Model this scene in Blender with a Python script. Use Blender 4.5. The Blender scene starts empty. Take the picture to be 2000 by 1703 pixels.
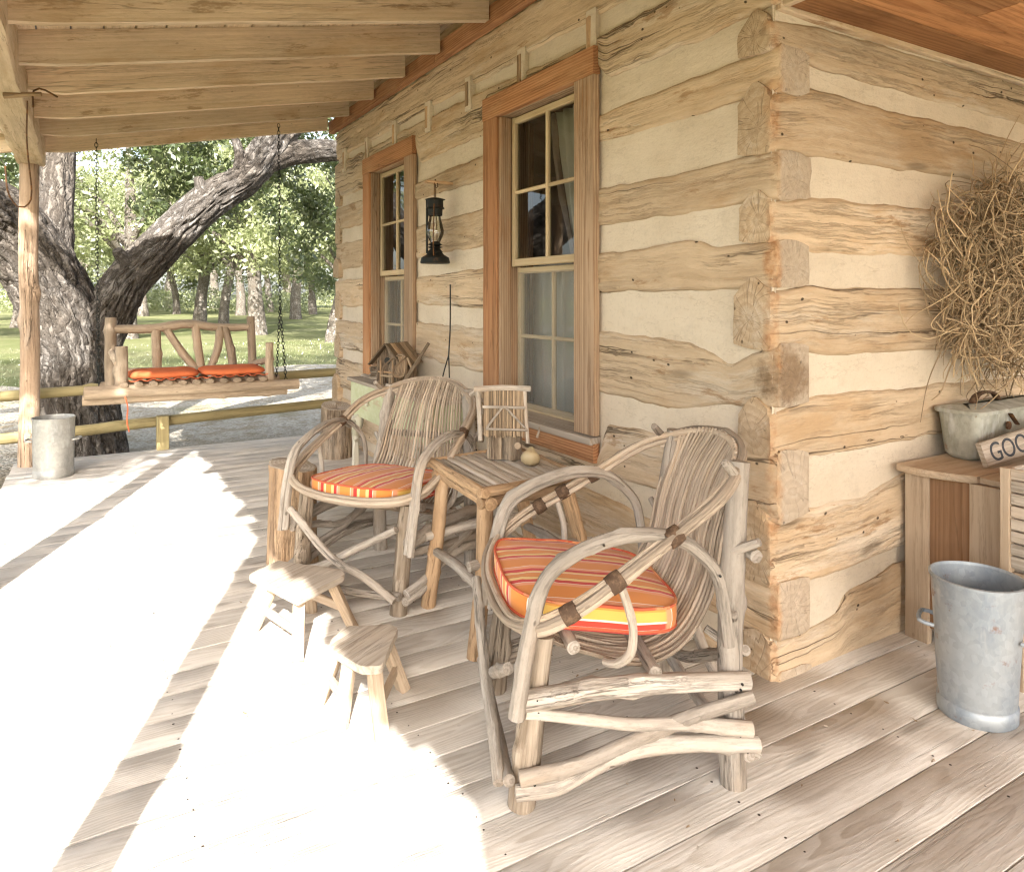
import bpy, math, random
import numpy as np
from mathutils import Vector, Matrix

rng = np.random.default_rng(7)
random.seed(7)
SC = bpy.context.scene
COL = SC.collection
R = math.radians

# ------------------------------------------------------------------ noise
_T = np.random.default_rng(3).random((64, 64, 64)).astype(np.float32)
def vnoise(x, y=0.0, z=0.0):
    x, y, z = np.broadcast_arrays(np.asarray(x, float), np.asarray(y, float), np.asarray(z, float))
    xi, yi, zi = np.floor(x).astype(int), np.floor(y).astype(int), np.floor(z).astype(int)
    fx, fy, fz = x - xi, y - yi, z - zi
    fx, fy, fz = (q * q * (3 - 2 * q) for q in (fx, fy, fz))
    def g(a, b, c): return _T[(xi + a) % 64, (yi + b) % 64, (zi + c) % 64]
    def l(a, b, t): return a + (b - a) * t
    return l(l(l(g(0,0,0), g(1,0,0), fx), l(g(0,1,0), g(1,1,0), fx), fy),
             l(l(g(0,0,1), g(1,0,1), fx), l(g(0,1,1), g(1,1,1), fx), fy), fz) - 0.5
def fbm(x, y=0.0, z=0.0, o=3):
    s = 0; a = 1.0
    for i in range(o):
        k = 2.03 ** i
        s = s + a * vnoise(np.asarray(x) * k + 11.3 * i, np.asarray(y) * k + 5.7 * i, np.asarray(z) * k + 3.1 * i); a *= 0.5
    return s

# ------------------------------------------------------------------ mesh builder
class MB:
    def __init__(self):
        self.v = []; self.w = []; self.p = []; self.e = []; self.f = []; self.n = 0; self.mi = []
    def add(self, v, faces, wc=None, pc=None, ec=0.0, mi=0):
        v = np.asarray(v, float).reshape(-1, 3); k = len(v)
        wc = v if wc is None else np.asarray(wc, float).reshape(-1, 3)
        pc = random.random() if pc is None else pc
        self.v.append(v); self.w.append(wc); self.p.append(np.full(k, pc)); self.e.append(np.broadcast_to(np.asarray(ec, float), (k,)))
        n = self.n
        self.f += [tuple(i + n for i in q) for q in faces]
        self.mi += [mi] * len(faces)
        self.n += k
    def grid(self, P, wc=None, pc=None, closed=False, mi=0, ec=0.0, flip=False):
        P = np.asarray(P, float); a, b = P.shape[:2]
        fs = []
        for i in range(a - 1):
            for j in range(b if closed else b - 1):
                j2 = (j + 1) % b
                q = (i * b + j, i * b + j2, (i + 1) * b + j2, (i + 1) * b + j)
                fs.append(q[::-1] if flip else q)
        self.add(P.reshape(-1, 3), fs, None if wc is None else np.asarray(wc).reshape(-1, 3), pc, ec, mi)
    def build(self, name, mat, parent=None, smooth=True, angle=40):
        me = bpy.data.meshes.new(name)
        V = np.concatenate(self.v); me.from_pydata(V.tolist(), [], self.f)
        a = me.attributes.new('wc', 'FLOAT_VECTOR', 'POINT'); a.data.foreach_set('vector', np.concatenate(self.w).astype(np.float32).ravel())
        a = me.attributes.new('pc', 'FLOAT', 'POINT'); a.data.foreach_set('value', np.concatenate(self.p).astype(np.float32))
        a = me.attributes.new('ec', 'FLOAT', 'POINT'); a.data.foreach_set('value', np.concatenate(self.e).astype(np.float32))
        for m in (mat if isinstance(mat, (list, tuple)) else [mat]): me.materials.append(m)
        if any(self.mi): me.polygons.foreach_set('material_index', self.mi)
        me.update()
        if smooth:
            me.polygons.foreach_set('use_smooth', [True] * len(me.polygons))
            me.set_sharp_from_angle(angle=R(angle))
        o = bpy.data.objects.new(name, me); COL.objects.link(o)
        if parent is not None: o.parent = parent
        return o

def unit(v):
    v = np.asarray(v, float); return v / (np.linalg.norm(v) + 1e-12)
def catmull(pts, n):
    P = np.asarray(pts, float)
    if len(P) == 2:
        t = np.linspace(0, 1, n)[:, None]; return P[0] * (1 - t) + P[1] * t
    Q = np.vstack([2 * P[0] - P[1], P, 2 * P[-1] - P[-2]])
    L = np.linalg.norm(np.diff(P, axis=0), axis=1); c = np.concatenate([[0], np.cumsum(L)]); c /= c[-1]
    out = []
    for t in np.linspace(0, 1, n):
        i = min(max(np.searchsorted(c, t, side='right') - 1, 0), len(P) - 2)
        u = (t - c[i]) / max(c[i + 1] - c[i], 1e-9)
        a, b, d, e = Q[i], Q[i + 1], Q[i + 2], Q[i + 3]
        out.append(.5 * ((2 * b) + (d - a) * u + (2 * a - 5 * b + 4 * d - e) * u ** 2 + (3 * b - a - 3 * d + e) * u ** 3))
    return np.array(out)
def frames(P, up=None):
    P = np.asarray(P); T = np.gradient(P, axis=0); T /= np.linalg.norm(T, axis=1)[:, None] + 1e-12
    N = []
    n = np.asarray(up if up is not None else ((0, 0, 1) if abs(T[0][2]) < .9 else (1, 0, 0)), float)
    for t in T:
        n = n - t * (n @ t); n = unit(n); N.append(n)
        if up is not None: n = np.asarray(up, float)
    N = np.array(N); S = np.cross(T, N)
    return T, S, N
def tube(mb, pts, r, seg=10, step=.03, noise=.06, knots=0, cap=True, taper=None, seed=None, pc=None, mi=0, flat=1.0, woff=None):
    """a branch, rod or wire along pts; r is a radius or a list of radii"""
    pts = np.asarray(pts, float)
    L = np.linalg.norm(np.diff(pts, axis=0), axis=1).sum()
    n = max(2, int(L / step) + 1)
    if len(pts) > 2: n = max(n, 2 * len(pts))
    P = catmull(pts, n); T, S, N = frames(P)
    rr = np.interp(np.linspace(0, 1, n), np.linspace(0, 1, len(r)), r) if np.ndim(r) else np.full(n, float(r))
    sd = random.random() * 50 if seed is None else seed
    s = np.linspace(0, L, n)
    a = np.linspace(0, 2 * np.pi, seg, endpoint=False)
    A, SS = np.meshgrid(a, s); rb = rr[:, None] * np.ones_like(A)
    if noise:
        k = 1 / (8 * rr.mean() + .02)
        rb = rb * (1 + noise * 2 * fbm(SS * k + sd, np.cos(A) * .9 + sd, np.sin(A) * .9, 3))
    for _ in range(knots):
        s0 = random.uniform(.08, .92) * L; a0 = random.uniform(0, 6.28)
        da = np.angle(np.exp(1j * (A - a0))); q = np.exp(-((SS - s0) / (rr.mean() * .8)) ** 2 - (da / .6) ** 2)
        rb = rb * (1 + .35 * q)
    X = P[:, None, :] + rb[..., None] * (np.cos(A)[..., None] * S[:, None, :] + np.sin(A)[..., None] * flat * N[:, None, :])
    o = np.array([random.uniform(0, 40), 0, 0]) if woff is None else np.asarray(woff)
    W = np.stack([SS + o[0], rb * np.cos(A) + o[1], rb * np.sin(A) + o[2]], -1)
    pc = random.random() if pc is None else pc
    mb.grid(X, W, pc, closed=True, mi=mi)
    if cap:
        for i, fl in ((0, False), (n - 1, True)):
            c = np.vstack([X[i], P[i] + T[i] * (.004 if fl else -.004) * min(1, rr[i] / .02)]); w = np.vstack([W[i], [W[i, 0, 0], o[1], o[2]]])
            fs = [((j + 1) % seg, j, seg) if not fl else (j, (j + 1) % seg, seg) for j in range(seg)]
            mb.add(c, fs, w, pc, 1.0, mi)
def sweep(mb, p0, p1, prof, up=(0, 0, 1), step=.08, jit=0.0, pc=None, cap=True, mi=0, bow=0.0, seed=None, woff=None):
    """straight board or beam with cross-section prof (list of (side, up))"""
    p0 = np.asarray(p0, float); p1 = np.asarray(p1, float); L = np.linalg.norm(p1 - p0)
    n = max(2, int(L / step) + 1); t = (p1 - p0) / L
    u = np.asarray(up, float); u = unit(u - t * (u @ t)); s = np.cross(t, u)
    prof = np.asarray(prof, float); m = len(prof); sd = random.random() * 50 if seed is None else seed
    ss = np.linspace(0, L, n)
    q = np.broadcast_to(prof[None], (n, m, 2)).copy()
    if jit:
        q[..., 0] += jit * 2 * fbm(ss[:, None] * 4 + sd, np.arange(m)[None] * 1.7, 0, 2)
        q[..., 1] += jit * 2 * fbm(ss[:, None] * 4 + sd + 20, np.arange(m)[None] * 1.7, 7, 2)
    if bow: q[..., 1] += bow * np.sin(np.pi * ss / L)[:, None]
    X = p0 + ss[:, None, None] * t + q[..., :1] * s + q[..., 1:] * u
    o = np.array([random.uniform(0, 40), random.uniform(-.05, .05), random.choice([-1, 1]) * random.uniform(.02, .07)]) if woff is None else np.asarray(woff)
    W = np.stack([np.broadcast_to(ss[:, None], (n, m)) + o[0], q[..., 0] + o[1], q[..., 1] + o[2]], -1)
    pc = random.random() if pc is None else pc
    mb.grid(X, W, pc, closed=True, mi=mi, flip=True)
    if cap:
        for i in (0, n - 1):
            fs = [tuple(range(m))] if i == 0 else [tuple(range(m))[::-1]]
            mb.add(X[i], fs, W[i], pc, 1.0, mi)
def rect(w, t, c=.004):
    c = min(c, w * .3, t * .3); w /= 2; t /= 2
    return [(-w + c, -t), (w - c, -t), (w, -t + c), (w, t - c), (w - c, t), (-w + c, t), (-w, t - c), (-w, -t + c)]
def board(mb, p0, p1, w, t, up=(0, 0, 1), c=.003, jit=.0, **k): sweep(mb, p0, p1, rect(w, t, c), up, jit=jit, **k)
def box(mb, lo, hi, axis=None, c=.003, jit=0.0, **k):
    lo = np.asarray(lo, float); hi = np.asarray(hi, float); d = hi - lo; m = (lo + hi) / 2
    axis = int(np.argmax(d)) if axis is None else axis
    p0 = m.copy(); p1 = m.copy(); p0[axis] = lo[axis]; p1[axis] = hi[axis]
    up = (0, 0, 1) if axis != 2 else (1, 0, 0)
    w = {0: d[1], 1: d[0], 2: d[1]}[axis]; t = {0: d[2], 1: d[2], 2: d[0]}[axis]
    sweep(mb, p0, p1, rect(w, t, c), up, jit=jit, **k)
def lathe(mb, c, prof, seg=40, pc=None, wob=0.0, mi=0, axis=None, ell=1.0):
    c = np.asarray(c, float); a = np.linspace(0, 2 * np.pi, seg, endpoint=False); prof = np.asarray(prof, float)
    n = len(prof); P = np.zeros((n, seg, 3)); sd = random.random() * 30
    rr = prof[:, :1] * (1 + wob * 2 * fbm(np.cos(a)[None] * 1.2 + sd, np.sin(a)[None] * 1.2, prof[:, 1:] * 3, 2))
    P[..., 0] = rr * np.cos(a); P[..., 1] = rr * np.sin(a) * ell; P[..., 2] = prof[:, 1:]
    W = np.stack([P[..., 2] + sd, P[..., 0], P[..., 1]], -1)
    mb.grid(P + c, W, pc, closed=True, mi=mi)

# ------------------------------------------------------------------ scene tags
def tag(o, label, cat, group=None):
    o['label'] = label; o['category'] = cat
    if group: o['group'] = group
    return o
def thing(name, label, cat, loc=(0, 0, 0), rz=0.0, group=None):
    o = bpy.data.objects.new(name, None); COL.objects.link(o); o.empty_display_size = .1
    o.location = loc; o.rotation_euler = (0, 0, rz); return tag(o, label, cat, group)
def kind(o, k): o['kind'] = k; return o

# ------------------------------------------------------------------ material DSL
class NT:
    def __init__(self, name):
        self.m = bpy.data.materials.new(name); self.m.use_nodes = True
        self.t = self.m.node_tree; self.t.nodes.clear()
        self.out = self.t.nodes.new('ShaderNodeOutputMaterial')
    def new(self, k, **p):
        n = self.t.nodes.new(k)
        for a, b in p.items(): setattr(n, a, b)
        return n
    def put(self, sock, v):
        if v is None: return
        if isinstance(v, bpy.types.NodeSocket): self.t.links.new(v, sock)
        elif isinstance(v, (tuple, list)):
            sock.default_value = tuple(v) if len(v) == len(sock.default_value) else tuple(v) + (1.0,)
        else: sock.default_value = v
    def math(self, op, a, b=None, c=None, clamp=False):
        n = self.new('ShaderNodeMath', operation=op, use_clamp=clamp)
        for s, v in zip(n.inputs, (a, b, c)): self.put(s, v)
        return n.outputs[0]
    def vm(self, op, a, b=None, scale=None):
        n = self.new('ShaderNodeVectorMath', operation=op); self.put(n.inputs[0], a); self.put(n.inputs[1], b)
        if scale is not None: self.put(n.inputs[3], scale)
        return n.outputs['Value'] if op in ('LENGTH', 'DOT_PRODUCT', 'DISTANCE') else n.outputs[0]
    def sep(self, v): n = self.new('ShaderNodeSeparateXYZ'); self.put(n.inputs[0], v); return n.outputs
    def comb(self, x, y, z):
        n = self.new('ShaderNodeCombineXYZ')
        for s, v in zip(n.inputs, (x, y, z)): self.put(s, v)
        return n.outputs[0]
    def noise(self, v, scale=1.0, detail=2.0, rough=.5, dist=0.0):
        n = self.new('ShaderNodeTexNoise'); self.put(n.inputs['Vector'], v); n.inputs['Scale'].default_value = scale
        n.inputs['Detail'].default_value = detail; n.inputs['Roughness'].default_value = rough; n.inputs['Distortion'].default_value = dist
        return n.outputs['Fac']
    def voro(self, v, scale=1.0, feature='F1', rnd=1.0):
        n = self.new('ShaderNodeTexVoronoi', feature=feature); self.put(n.inputs['Vector'], v); n.inputs['Scale'].default_value = scale
        n.inputs['Randomness'].default_value = rnd
        return n.outputs
    def ramp(self, f, stops, interp='LINEAR'):
        n = self.new('ShaderNodeValToRGB'); self.put(n.inputs[0], f); cr = n.color_ramp; cr.interpolation = interp
        while len(cr.elements) < len(stops): cr.elements.new(.5)
        for e, (p, c) in zip(cr.elements, stops):
            e.position = p; e.color = (c, c, c, 1) if np.isscalar(c) else tuple(c) + (1,)
        return n.outputs[0]
    def sstep(self, f, a, b):
        n = self.new('ShaderNodeMapRange', interpolation_type='SMOOTHSTEP'); self.put(n.inputs[0], f)
        self.put(n.inputs[1], a); self.put(n.inputs[2], b); return n.outputs[0]
    def mix(self, f, a, b, blend='MIX'):
        n = self.new('ShaderNodeMix', data_type='RGBA', blend_type=blend); self.put(n.inputs[0], f)
        self.put(n.inputs[6], a); self.put(n.inputs[7], b); return n.outputs[2]
    def attr(self, name, out='Vector'):
        n = self.new('ShaderNodeAttribute', attribute_name=name); return n.outputs[out]
    def bump(self, h, strength=.5, dist=.004, normal=None):
        n = self.new('ShaderNodeBump'); self.put(n.inputs['Height'], h); n.inputs['Strength'].default_value = strength
        n.inputs['Distance'].default_value = dist
        if normal is not None: self.put(n.inputs['Normal'], normal)
        return n.outputs[0]
    def bsdf(self, col, rough=.8, normal=None, metal=0.0, spec=.3, **k):
        n = self.new('ShaderNodeBsdfPrincipled'); self.put(n.inputs['Base Color'], col); self.put(n.inputs['Roughness'], rough)
        self.put(n.inputs['Metallic'], metal); n.inputs['Specular IOR Level'].default_value = spec
        if normal is not None: self.put(n.inputs['Normal'], normal)
        for a, b in k.items(): self.put(n.inputs[a], b)
        self.t.links.new(n.outputs[0], self.out.inputs[0]); return n
    def pos(self): return self.new('ShaderNodeNewGeometry').outputs['Position']

def hsv(N, col, v):
    return N.mix(1.0, col, v, 'MULTIPLY')
def wood(name, c1, c2, c3=None, ring=45., rk=.55, warp=.05, sk=.45, st=.5, crack=.6, worm=.4, rough=.85, bump=.6, var=.25, bd=.004,
         crk=(.6, 11., 11.), corner=False, cdark=.22, scuff=None, c4=None, xs=.45, fl=.35, knots=0., mott=0., c4t=.52, c5=None, tn=.5):
    N = NT(name); w = N.attr('wc'); p = N.attr('pc', 'Fac'); e = N.attr('ec', 'Fac')
    x, y, z = N.sep(w)
    lo1 = N.noise(N.vm('MULTIPLY', w, (xs, 3., 3.)), 1., 3., .55)
    lo2 = N.noise(N.vm('ADD', N.vm('MULTIPLY', w, (xs, 3., 3.)), (7.3, 2.1, 9.2)), 1., 3., .55)
    y2 = N.math('ADD', y, N.math('MULTIPLY', N.math('SUBTRACT', lo1, .5), warp * 2))
    z2 = N.math('ADD', z, N.math('MULTIPLY', N.math('SUBTRACT', lo2, .5), warp * 2))
    rad = N.math('SQRT', N.math('ADD', N.math('MULTIPLY', y2, y2), N.math('MULTIPLY', z2, z2)))
    rn_ = N.noise(N.vm('MULTIPLY', w, (3., 30., 30.)), 1., 3., .6)
    fr = N.math('FRACT', N.math('ADD', N.math('MULTIPLY', rad, ring), N.math('MULTIPLY', rn_, .55)))
    rg = N.math('MULTIPLY', N.sstep(fr, .15, .88), N.math('SUBTRACT', 1., N.sstep(fr, .88, 1.)))
    streak = N.noise(N.vm('MULTIPLY', w, (1.3, 34., 34.)), 1., 5., .62)
    fine = N.noise(N.vm('MULTIPLY', w, (9., 190., 190.)), 1., 3., .6)
    rm = N.noise(N.vm('MULTIPLY', w, (1., 7., 7.)), 1., 2.)
    f = N.math('ADD', N.math('MULTIPLY', N.math('MULTIPLY', rg, N.math('MULTIPLY_ADD', rm, 1.2, .1)), rk), N.math('MULTIPLY', N.sstep(streak, .35, .72), sk))
    f = N.math('ADD', f, N.math('MULTIPLY', N.math('SUBTRACT', fine, .5), .35), clamp=True)
    col = N.mix(f, c1, c2)
    if c3 is not None:
        sf = N.noise(N.vm('MULTIPLY', N.vm('ADD', w, (3.3, 0, 0)), (1.4, 5., 5.)), 1., 5., .65)
        col = N.mix(N.math('MULTIPLY', N.sstep(sf, .50, .68), st), col, c3)
    if c4 is not None:
        sf = N.noise(N.vm('MULTIPLY', N.vm('ADD', w, (13.3, 4, 1)), (.9, 6., 6.)), 1., 6., .7)
        col = N.mix(N.math('MULTIPLY', N.sstep(sf, c4t, c4t + .12), .75), col, c4)
    if c5 is not None:
        sf = N.noise(N.vm('MULTIPLY', N.vm('ADD', w, (23.3, 7, 5)), (2.1, 9., 9.)), 1., 7., .72)
        col = N.mix(N.math('MULTIPLY', N.sstep(sf, .585, .66), .7), col, c5)
    tone = N.math('MULTIPLY_ADD', N.math('SUBTRACT', p, .5), var * 2, 1.0)
    tone = N.math('MULTIPLY', tone, N.math('MULTIPLY_ADD', N.noise(N.vm('MULTIPLY', w, (.9, 3., 3.)), 1., 4.), tn, 1. - tn / 2))
    col = N.vm('SCALE', col, None, tone)
    h = N.math('ADD', N.math('MULTIPLY', streak, .9), N.math('MULTIPLY', fine, .35))
    if fl:
        ln = N.noise(N.vm('MULTIPLY', w, (1.7, 46., 46.)), 1., 5., .68)
        ln = N.math('SUBTRACT', 1., N.sstep(N.math('ABSOLUTE', N.math('SUBTRACT', ln, .47)), .004, .03))
        ln = N.math('MULTIPLY', ln, N.math('MULTIPLY', N.sstep(N.noise(N.vm('MULTIPLY', w, (1.3, 9., 9.)), 1., 2.), .38, .6), N.math('SUBTRACT', 1., e)))
        col = N.mix(N.math('MULTIPLY', ln, fl), col, tuple(q * .5 for q in c2)); h = N.math('SUBTRACT', h, N.math('MULTIPLY', ln, .5))
    if knots:
        kv = N.voro(N.vm('ADD', N.vm('MULTIPLY', w, (1.5, 7., 7.)), (3.1, .4, .7)), 1.)
        kd = N.math('MULTIPLY', N.math('SUBTRACT', 1., N.sstep(kv[0], .05, .16)), N.math('GREATER_THAN', N.sep(kv[1])[1], .55))
        col = N.mix(N.math('MULTIPLY', kd, knots), col, tuple(q * .45 for q in c2))
    h = N.math('ADD', h, N.math('MULTIPLY', rg, .25 * rk))
    if crack:
        cn = N.noise(N.vm('MULTIPLY', w, crk), 1., 4., .6)
        cm = N.noise(N.vm('MULTIPLY', w, (.8, 4., 4.)), 1., 2.)
        ck = N.math('SUBTRACT', 1., N.sstep(N.math('ABSOLUTE', N.math('SUBTRACT', cn, .5)), .0, .014))
        ck = N.math('MULTIPLY', ck, N.sstep(cm, .47, .6))
        # end grain: radial checks
        an = N.math('ARCTAN2', z2, y2)
        rn = N.noise(N.comb(N.math('MULTIPLY', N.math('SINE', an), 2.2), N.math('MULTIPLY', N.math('COSINE', an), 2.2), N.math('ADD', N.math('MULTIPLY', p, 37.), N.math('MULTIPLY', rad, 3.))), 1.8, 1.)
        rc = N.math('SUBTRACT', 1., N.sstep(N.math('ABSOLUTE', N.math('SUBTRACT', rn, .5)), .0, .015))
        ck = N.math('ADD', N.math('MULTIPLY', ck, N.math('SUBTRACT', 1., e)), N.math('MULTIPLY', rc, N.math('MULTIPLY', e, .5)), clamp=True)
        col = N.mix(N.math('MULTIPLY', ck, crack), col, tuple(q * cdark for q in c2))
        h = N.math('SUBTRACT', h, N.math('MULTIPLY', ck, 1.6))
    if worm:
        vo = N.voro(N.vm('MULTIPLY', w, (13., 19., 19.)), 1.)
        wh = N.math('SUBTRACT', 1., N.sstep(vo[0], .07, .13))
        wh = N.math('MULTIPLY', wh, N.math('GREATER_THAN', N.sep(vo[1])[0], .72))
        col = N.mix(N.math('MULTIPLY', wh, worm), col, (.035, .022, .012))
        h = N.math('SUBTRACT', h, N.math('MULTIPLY', wh, worm))
    if mott:
        mo = N.noise(N.vm('MULTIPLY', w, (26., 95., 95.)), 1., 5., .7); mo2 = N.noise(N.vm('MULTIPLY', w, (7., 24., 24.)), 1., 4., .65)
        col = N.vm('SCALE', col, None, N.math('SUBTRACT', 1.12, N.math('MULTIPLY', N.math('ADD', N.sstep(mo, .48, .68), N.sstep(mo2, .5, .7)), mott)))
        h = N.math('ADD', h, N.math('MULTIPLY', mo, .8))
    col = N.mix(N.math('MULTIPLY', e, N.math('MULTIPLY_ADD', rg, .35, .22)), col, c2)
    if corner:
        px_, py_, pz_ = N.sep(N.pos()); k0 = N.math('MULTIPLY', N.math('MULTIPLY', N.sstep(px_, 2.01, 2.03), N.math('SUBTRACT', 1., N.sstep(py_, 1.65, 1.66))), e)
        col = N.mix(N.math('MULTIPLY', k0, .45), col, N.mix(N.noise(N.pos(), 25., 4., .65), (.52, .47, .41), (.36, .31, .255)))
        rq = N.vm('MULTIPLY', N.vm('SUBTRACT', N.pos(), (2.06, 1.63, 1.03)), (1., 1., 1.25))
        rl = N.math('ADD', N.vm('LENGTH', rq), N.math('MULTIPLY', N.math('SUBTRACT', N.noise(N.pos(), 14., 5., .7), .5), .30))
        col = N.mix(N.math('MULTIPLY', N.math('SUBTRACT', 1., N.sstep(rl, .05, .15)), .75), col, N.mix(N.noise(N.pos(), 60., 3.), (.09, .05, .025), (.30, .19, .10)))
        q = N.vm('MULTIPLY', N.vm('SUBTRACT', N.pos(), (1.99, 1.635, 0.)), (1., 1., 0.))
        d = N.vm('LENGTH', q)
        pn = N.noise(N.pos(), 5., 4., .6); pm = N.noise(N.pos(), 38., 4., .65)
        lim = N.math('ADD', N.math('MULTIPLY_ADD', pn, .10, -.038), N.math('MULTIPLY', pm, .030))
        k = N.math('SUBTRACT', 1., N.sstep(N.math('SUBTRACT', d, lim), -.012, .016))
        k = N.math('MULTIPLY', k, N.sstep(N.noise(N.vm('MULTIPLY', N.pos(), (1., 1., .8)), 7., 4., .65), .36, .58))
        col = N.mix(N.math('MULTIPLY', k, .72), col, N.mix(N.sstep(pm, .35, .65), (.56, .34, .18), (.36, .16, .06)))
    if scuff is not None:
        sn = N.noise(N.vm('MULTIPLY', N.pos(), (2., 2., 2.)), 1., 5., .7)
        col = N.mix(N.math('MULTIPLY', N.sstep(sn, .5, .75), .6), col, scuff)
    N.bsdf(col, rough, N.bump(h, bump, bd), spec=.2); return N.m

M = {}
M['log'] = wood('hewn_log', (.54, .42, .29), (.395, .285, .18), (.40, .255, .13), ring=34, rk=.25, warp=.06, sk=.5, st=.6, crack=.85, worm=.9, bump=.7, var=.13, crk=(.22, 8., 8.), bd=.006, corner=True, c4=(.57, .485, .38), fl=.36, knots=.7, cdark=.22, mott=.09, c5=(.30, .175, .085))
M['logend'] = M['log']
M['deck'] = wood('deck_board', (.60, .565, .515), (.405, .352, .29), (.63, .60, .56), ring=110, rk=.66, warp=.075, sk=.25, st=.6, crack=.35, worm=.15, bump=.45, var=.055, tn=.2, bd=.003, crk=(.5, 22., 22.), scuff=(.585, .545, .49), xs=.9, fl=.2, knots=.6, mott=.07)
M['rafter'] = wood('rafter_wood', (.61, .485, .34), (.44, .325, .205), (.40, .255, .13), ring=40, rk=.35, sk=.45, st=.5, crack=.4, worm=.3, bump=.5, var=.2, fl=.35, knots=.7, c5=(.27, .175, .09), mott=.08)
M['red'] = wood('red_pine', (.44, .225, .11), (.22, .095, .042), (.45, .28, .15), ring=75, rk=.7, warp=.03, sk=.35, st=.4, crack=.4, worm=.1, bump=.5, var=.22)
M['redweather'] = wood('weathered_pine', (.48, .345, .23), (.25, .145, .08), (.36, .18, .08), ring=70, rk=.75, warp=.03, sk=.35, st=.6, crack=.5, worm=.1, bump=.6, var=.15)
M['ceil'] = wood('ceiling_board', (.52, .265, .115), (.28, .115, .045), (.16, .065, .025), ring=60, rk=.55, sk=.4, st=.55, crack=.25, worm=.15, bump=.35, var=.42)
M['sash'] = wood('sash_wood', (.60, .48, .31), (.45, .33, .18), (.40, .25, .11), ring=60, rk=.35, sk=.35, st=.5, crack=.25, worm=.0, bump=.3, var=.12)
M['willow'] = wood('grey_willow', (.41, .36, .305), (.20, .16, .125), (.36, .265, .18), ring=90, rk=.15, sk=.5, st=.5, crack=.65, worm=.6, bump=.8, var=.2, crk=(1.2, 30., 30.), c4=(.50, .455, .40), mott=.2)
M['rod'] = wood('willow_rod', (.46, .375, .29), (.20, .145, .10), (.40, .28, .17), ring=90, rk=.1, sk=.5, st=.6, crack=.5, worm=.35, bump=.6, var=.35, crk=(1.4, 40., 40.), mott=.14)
M['barkleg'] = wood('dry_bark', (.42, .345, .265), (.155, .11, .07), (.48, .41, .335), ring=60, rk=.3, sk=.8, st=.5, crack=.9, worm=.2, bump=1., var=.15, bd=.01, crk=(2.2, 45., 45.))
M['twig'] = wood('dark_twig', (.36, .27, .18), (.14, .09, .055), (.28, .18, .1), ring=90, rk=.1, sk=.6, st=.6, crack=.5, worm=.2, bump=.7, var=.6, crk=(1.4, 40., 40.), mott=.2)
M['oldbark'] = wood('old_bark', (.36, .28, .20), (.12, .08, .05), (.42, .35, .28), ring=60, rk=.3, sk=.8, st=.5, crack=.9, worm=.2, bump=1., var=.15, bd=.01, crk=(2.2, 45., 45.), mott=.2)
M['cedar'] = wood('peeled_cedar', (.48, .325, .195), (.28, .17, .09), (.56, .44, .31), ring=60, rk=.3, sk=.55, st=.55, crack=.5, worm=.35, bump=.7, var=.3, crk=(1.4, 30., 30.), mott=.14)
M['stump'] = wood('stump_wood', (.46, .32, .20), (.25, .145, .075), (.54, .42, .29), ring=60, rk=.3, sk=.6, st=.55, crack=.8, worm=.35, bump=.9, var=.15, bd=.009, crk=(1.6, 20., 20.), c4=(.22, .15, .10), mott=.18)
M['grey'] = wood('weathered_grey', (.54, .47, .39), (.32, .26, .2), (.42, .33, .24), ring=60, rk=.45, sk=.45, st=.5, crack=.6, worm=.3, bump=.6, var=.2)
M['treated'] = wood('treated_rail', (.40, .33, .165), (.22, .165, .08), (.30, .26, .13), ring=60, rk=.3, sk=.4, st=.5, crack=.4, worm=.2, bump=.5, var=.2)
M['swing'] = wood('swing_cedar', (.38, .295, .21), (.20, .145, .10), (.45, .37, .28), ring=60, rk=.2, sk=.5, st=.5, crack=.5, worm=.3, bump=.6, var=.25, crk=(1.4, 30., 30.), mott=.14)
M['post'] = wood('post_wood', (.41, .295, .205), (.23, .15, .095), (.48, .39, .31), ring=60, rk=.25, sk=.55, st=.6, crack=.8, worm=.5, bump=.8, var=.1, bd=.007, crk=(1.0, 16., 16.), mott=.14)
M['cabin_dark'] = wood('brown_panel', (.31, .185, .105), (.19, .10, .052), (.25, .145, .08), ring=70, rk=.7, warp=.03, sk=.35, st=.5, crack=.2, worm=.25, bump=.35, var=.1)
M['pale'] = wood('pale_stile', (.48, .38, .28), (.34, .25, .17), (.40, .28, .17), ring=60, rk=.4, sk=.35, st=.4, crack=.3, worm=.25, bump=.4, var=.1)

def simple(name, col, rough=.7, metal=0., noise=None, bump=0., bscale=40., spec=.3):
    N = NT(name); c = col
    g = N.new('ShaderNodeTexCoord').outputs['Object']
    if noise:
        c2, sc, lo, hi = noise
        c = N.mix(N.sstep(N.noise(g, sc, 5., .65), lo, hi), col, c2)
    nb = N.bump(N.noise(g, bscale, 4., .6), bump, .004) if bump else None
    N.bsdf(c, rough, nb, metal, spec); return N.m
M['iron'] = simple('black_iron', (.018, .02, .018), .55, .3, ((.06, .035, .02), 30, .55, .7))
M['rust'] = simple('rusty_iron', (.10, .055, .03), .8, .2, ((.2, .09, .03), 40, .45, .65), .4, 120)
M['leather'] = simple('brown_binding', (.085, .05, .03), .75, 0, ((.16, .10, .06), 60, .45, .65), .5, 200)
M['gourd'] = simple('dried_gourd', (.43, .34, .20), .42, 0, ((.27, .19, .10), 18, .5, .72), .12, 60, .5)
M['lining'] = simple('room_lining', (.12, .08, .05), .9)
M['bedding'] = simple('pale_cloth', (.5, .48, .45), .9)
M['rope'] = simple('orange_cord', (.6, .14, .06), .7)
M['litter'] = simple('dry_leaf', (.30, .21, .12), .8, 0, ((.5, .45, .38), 9, .5, .6))

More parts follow.
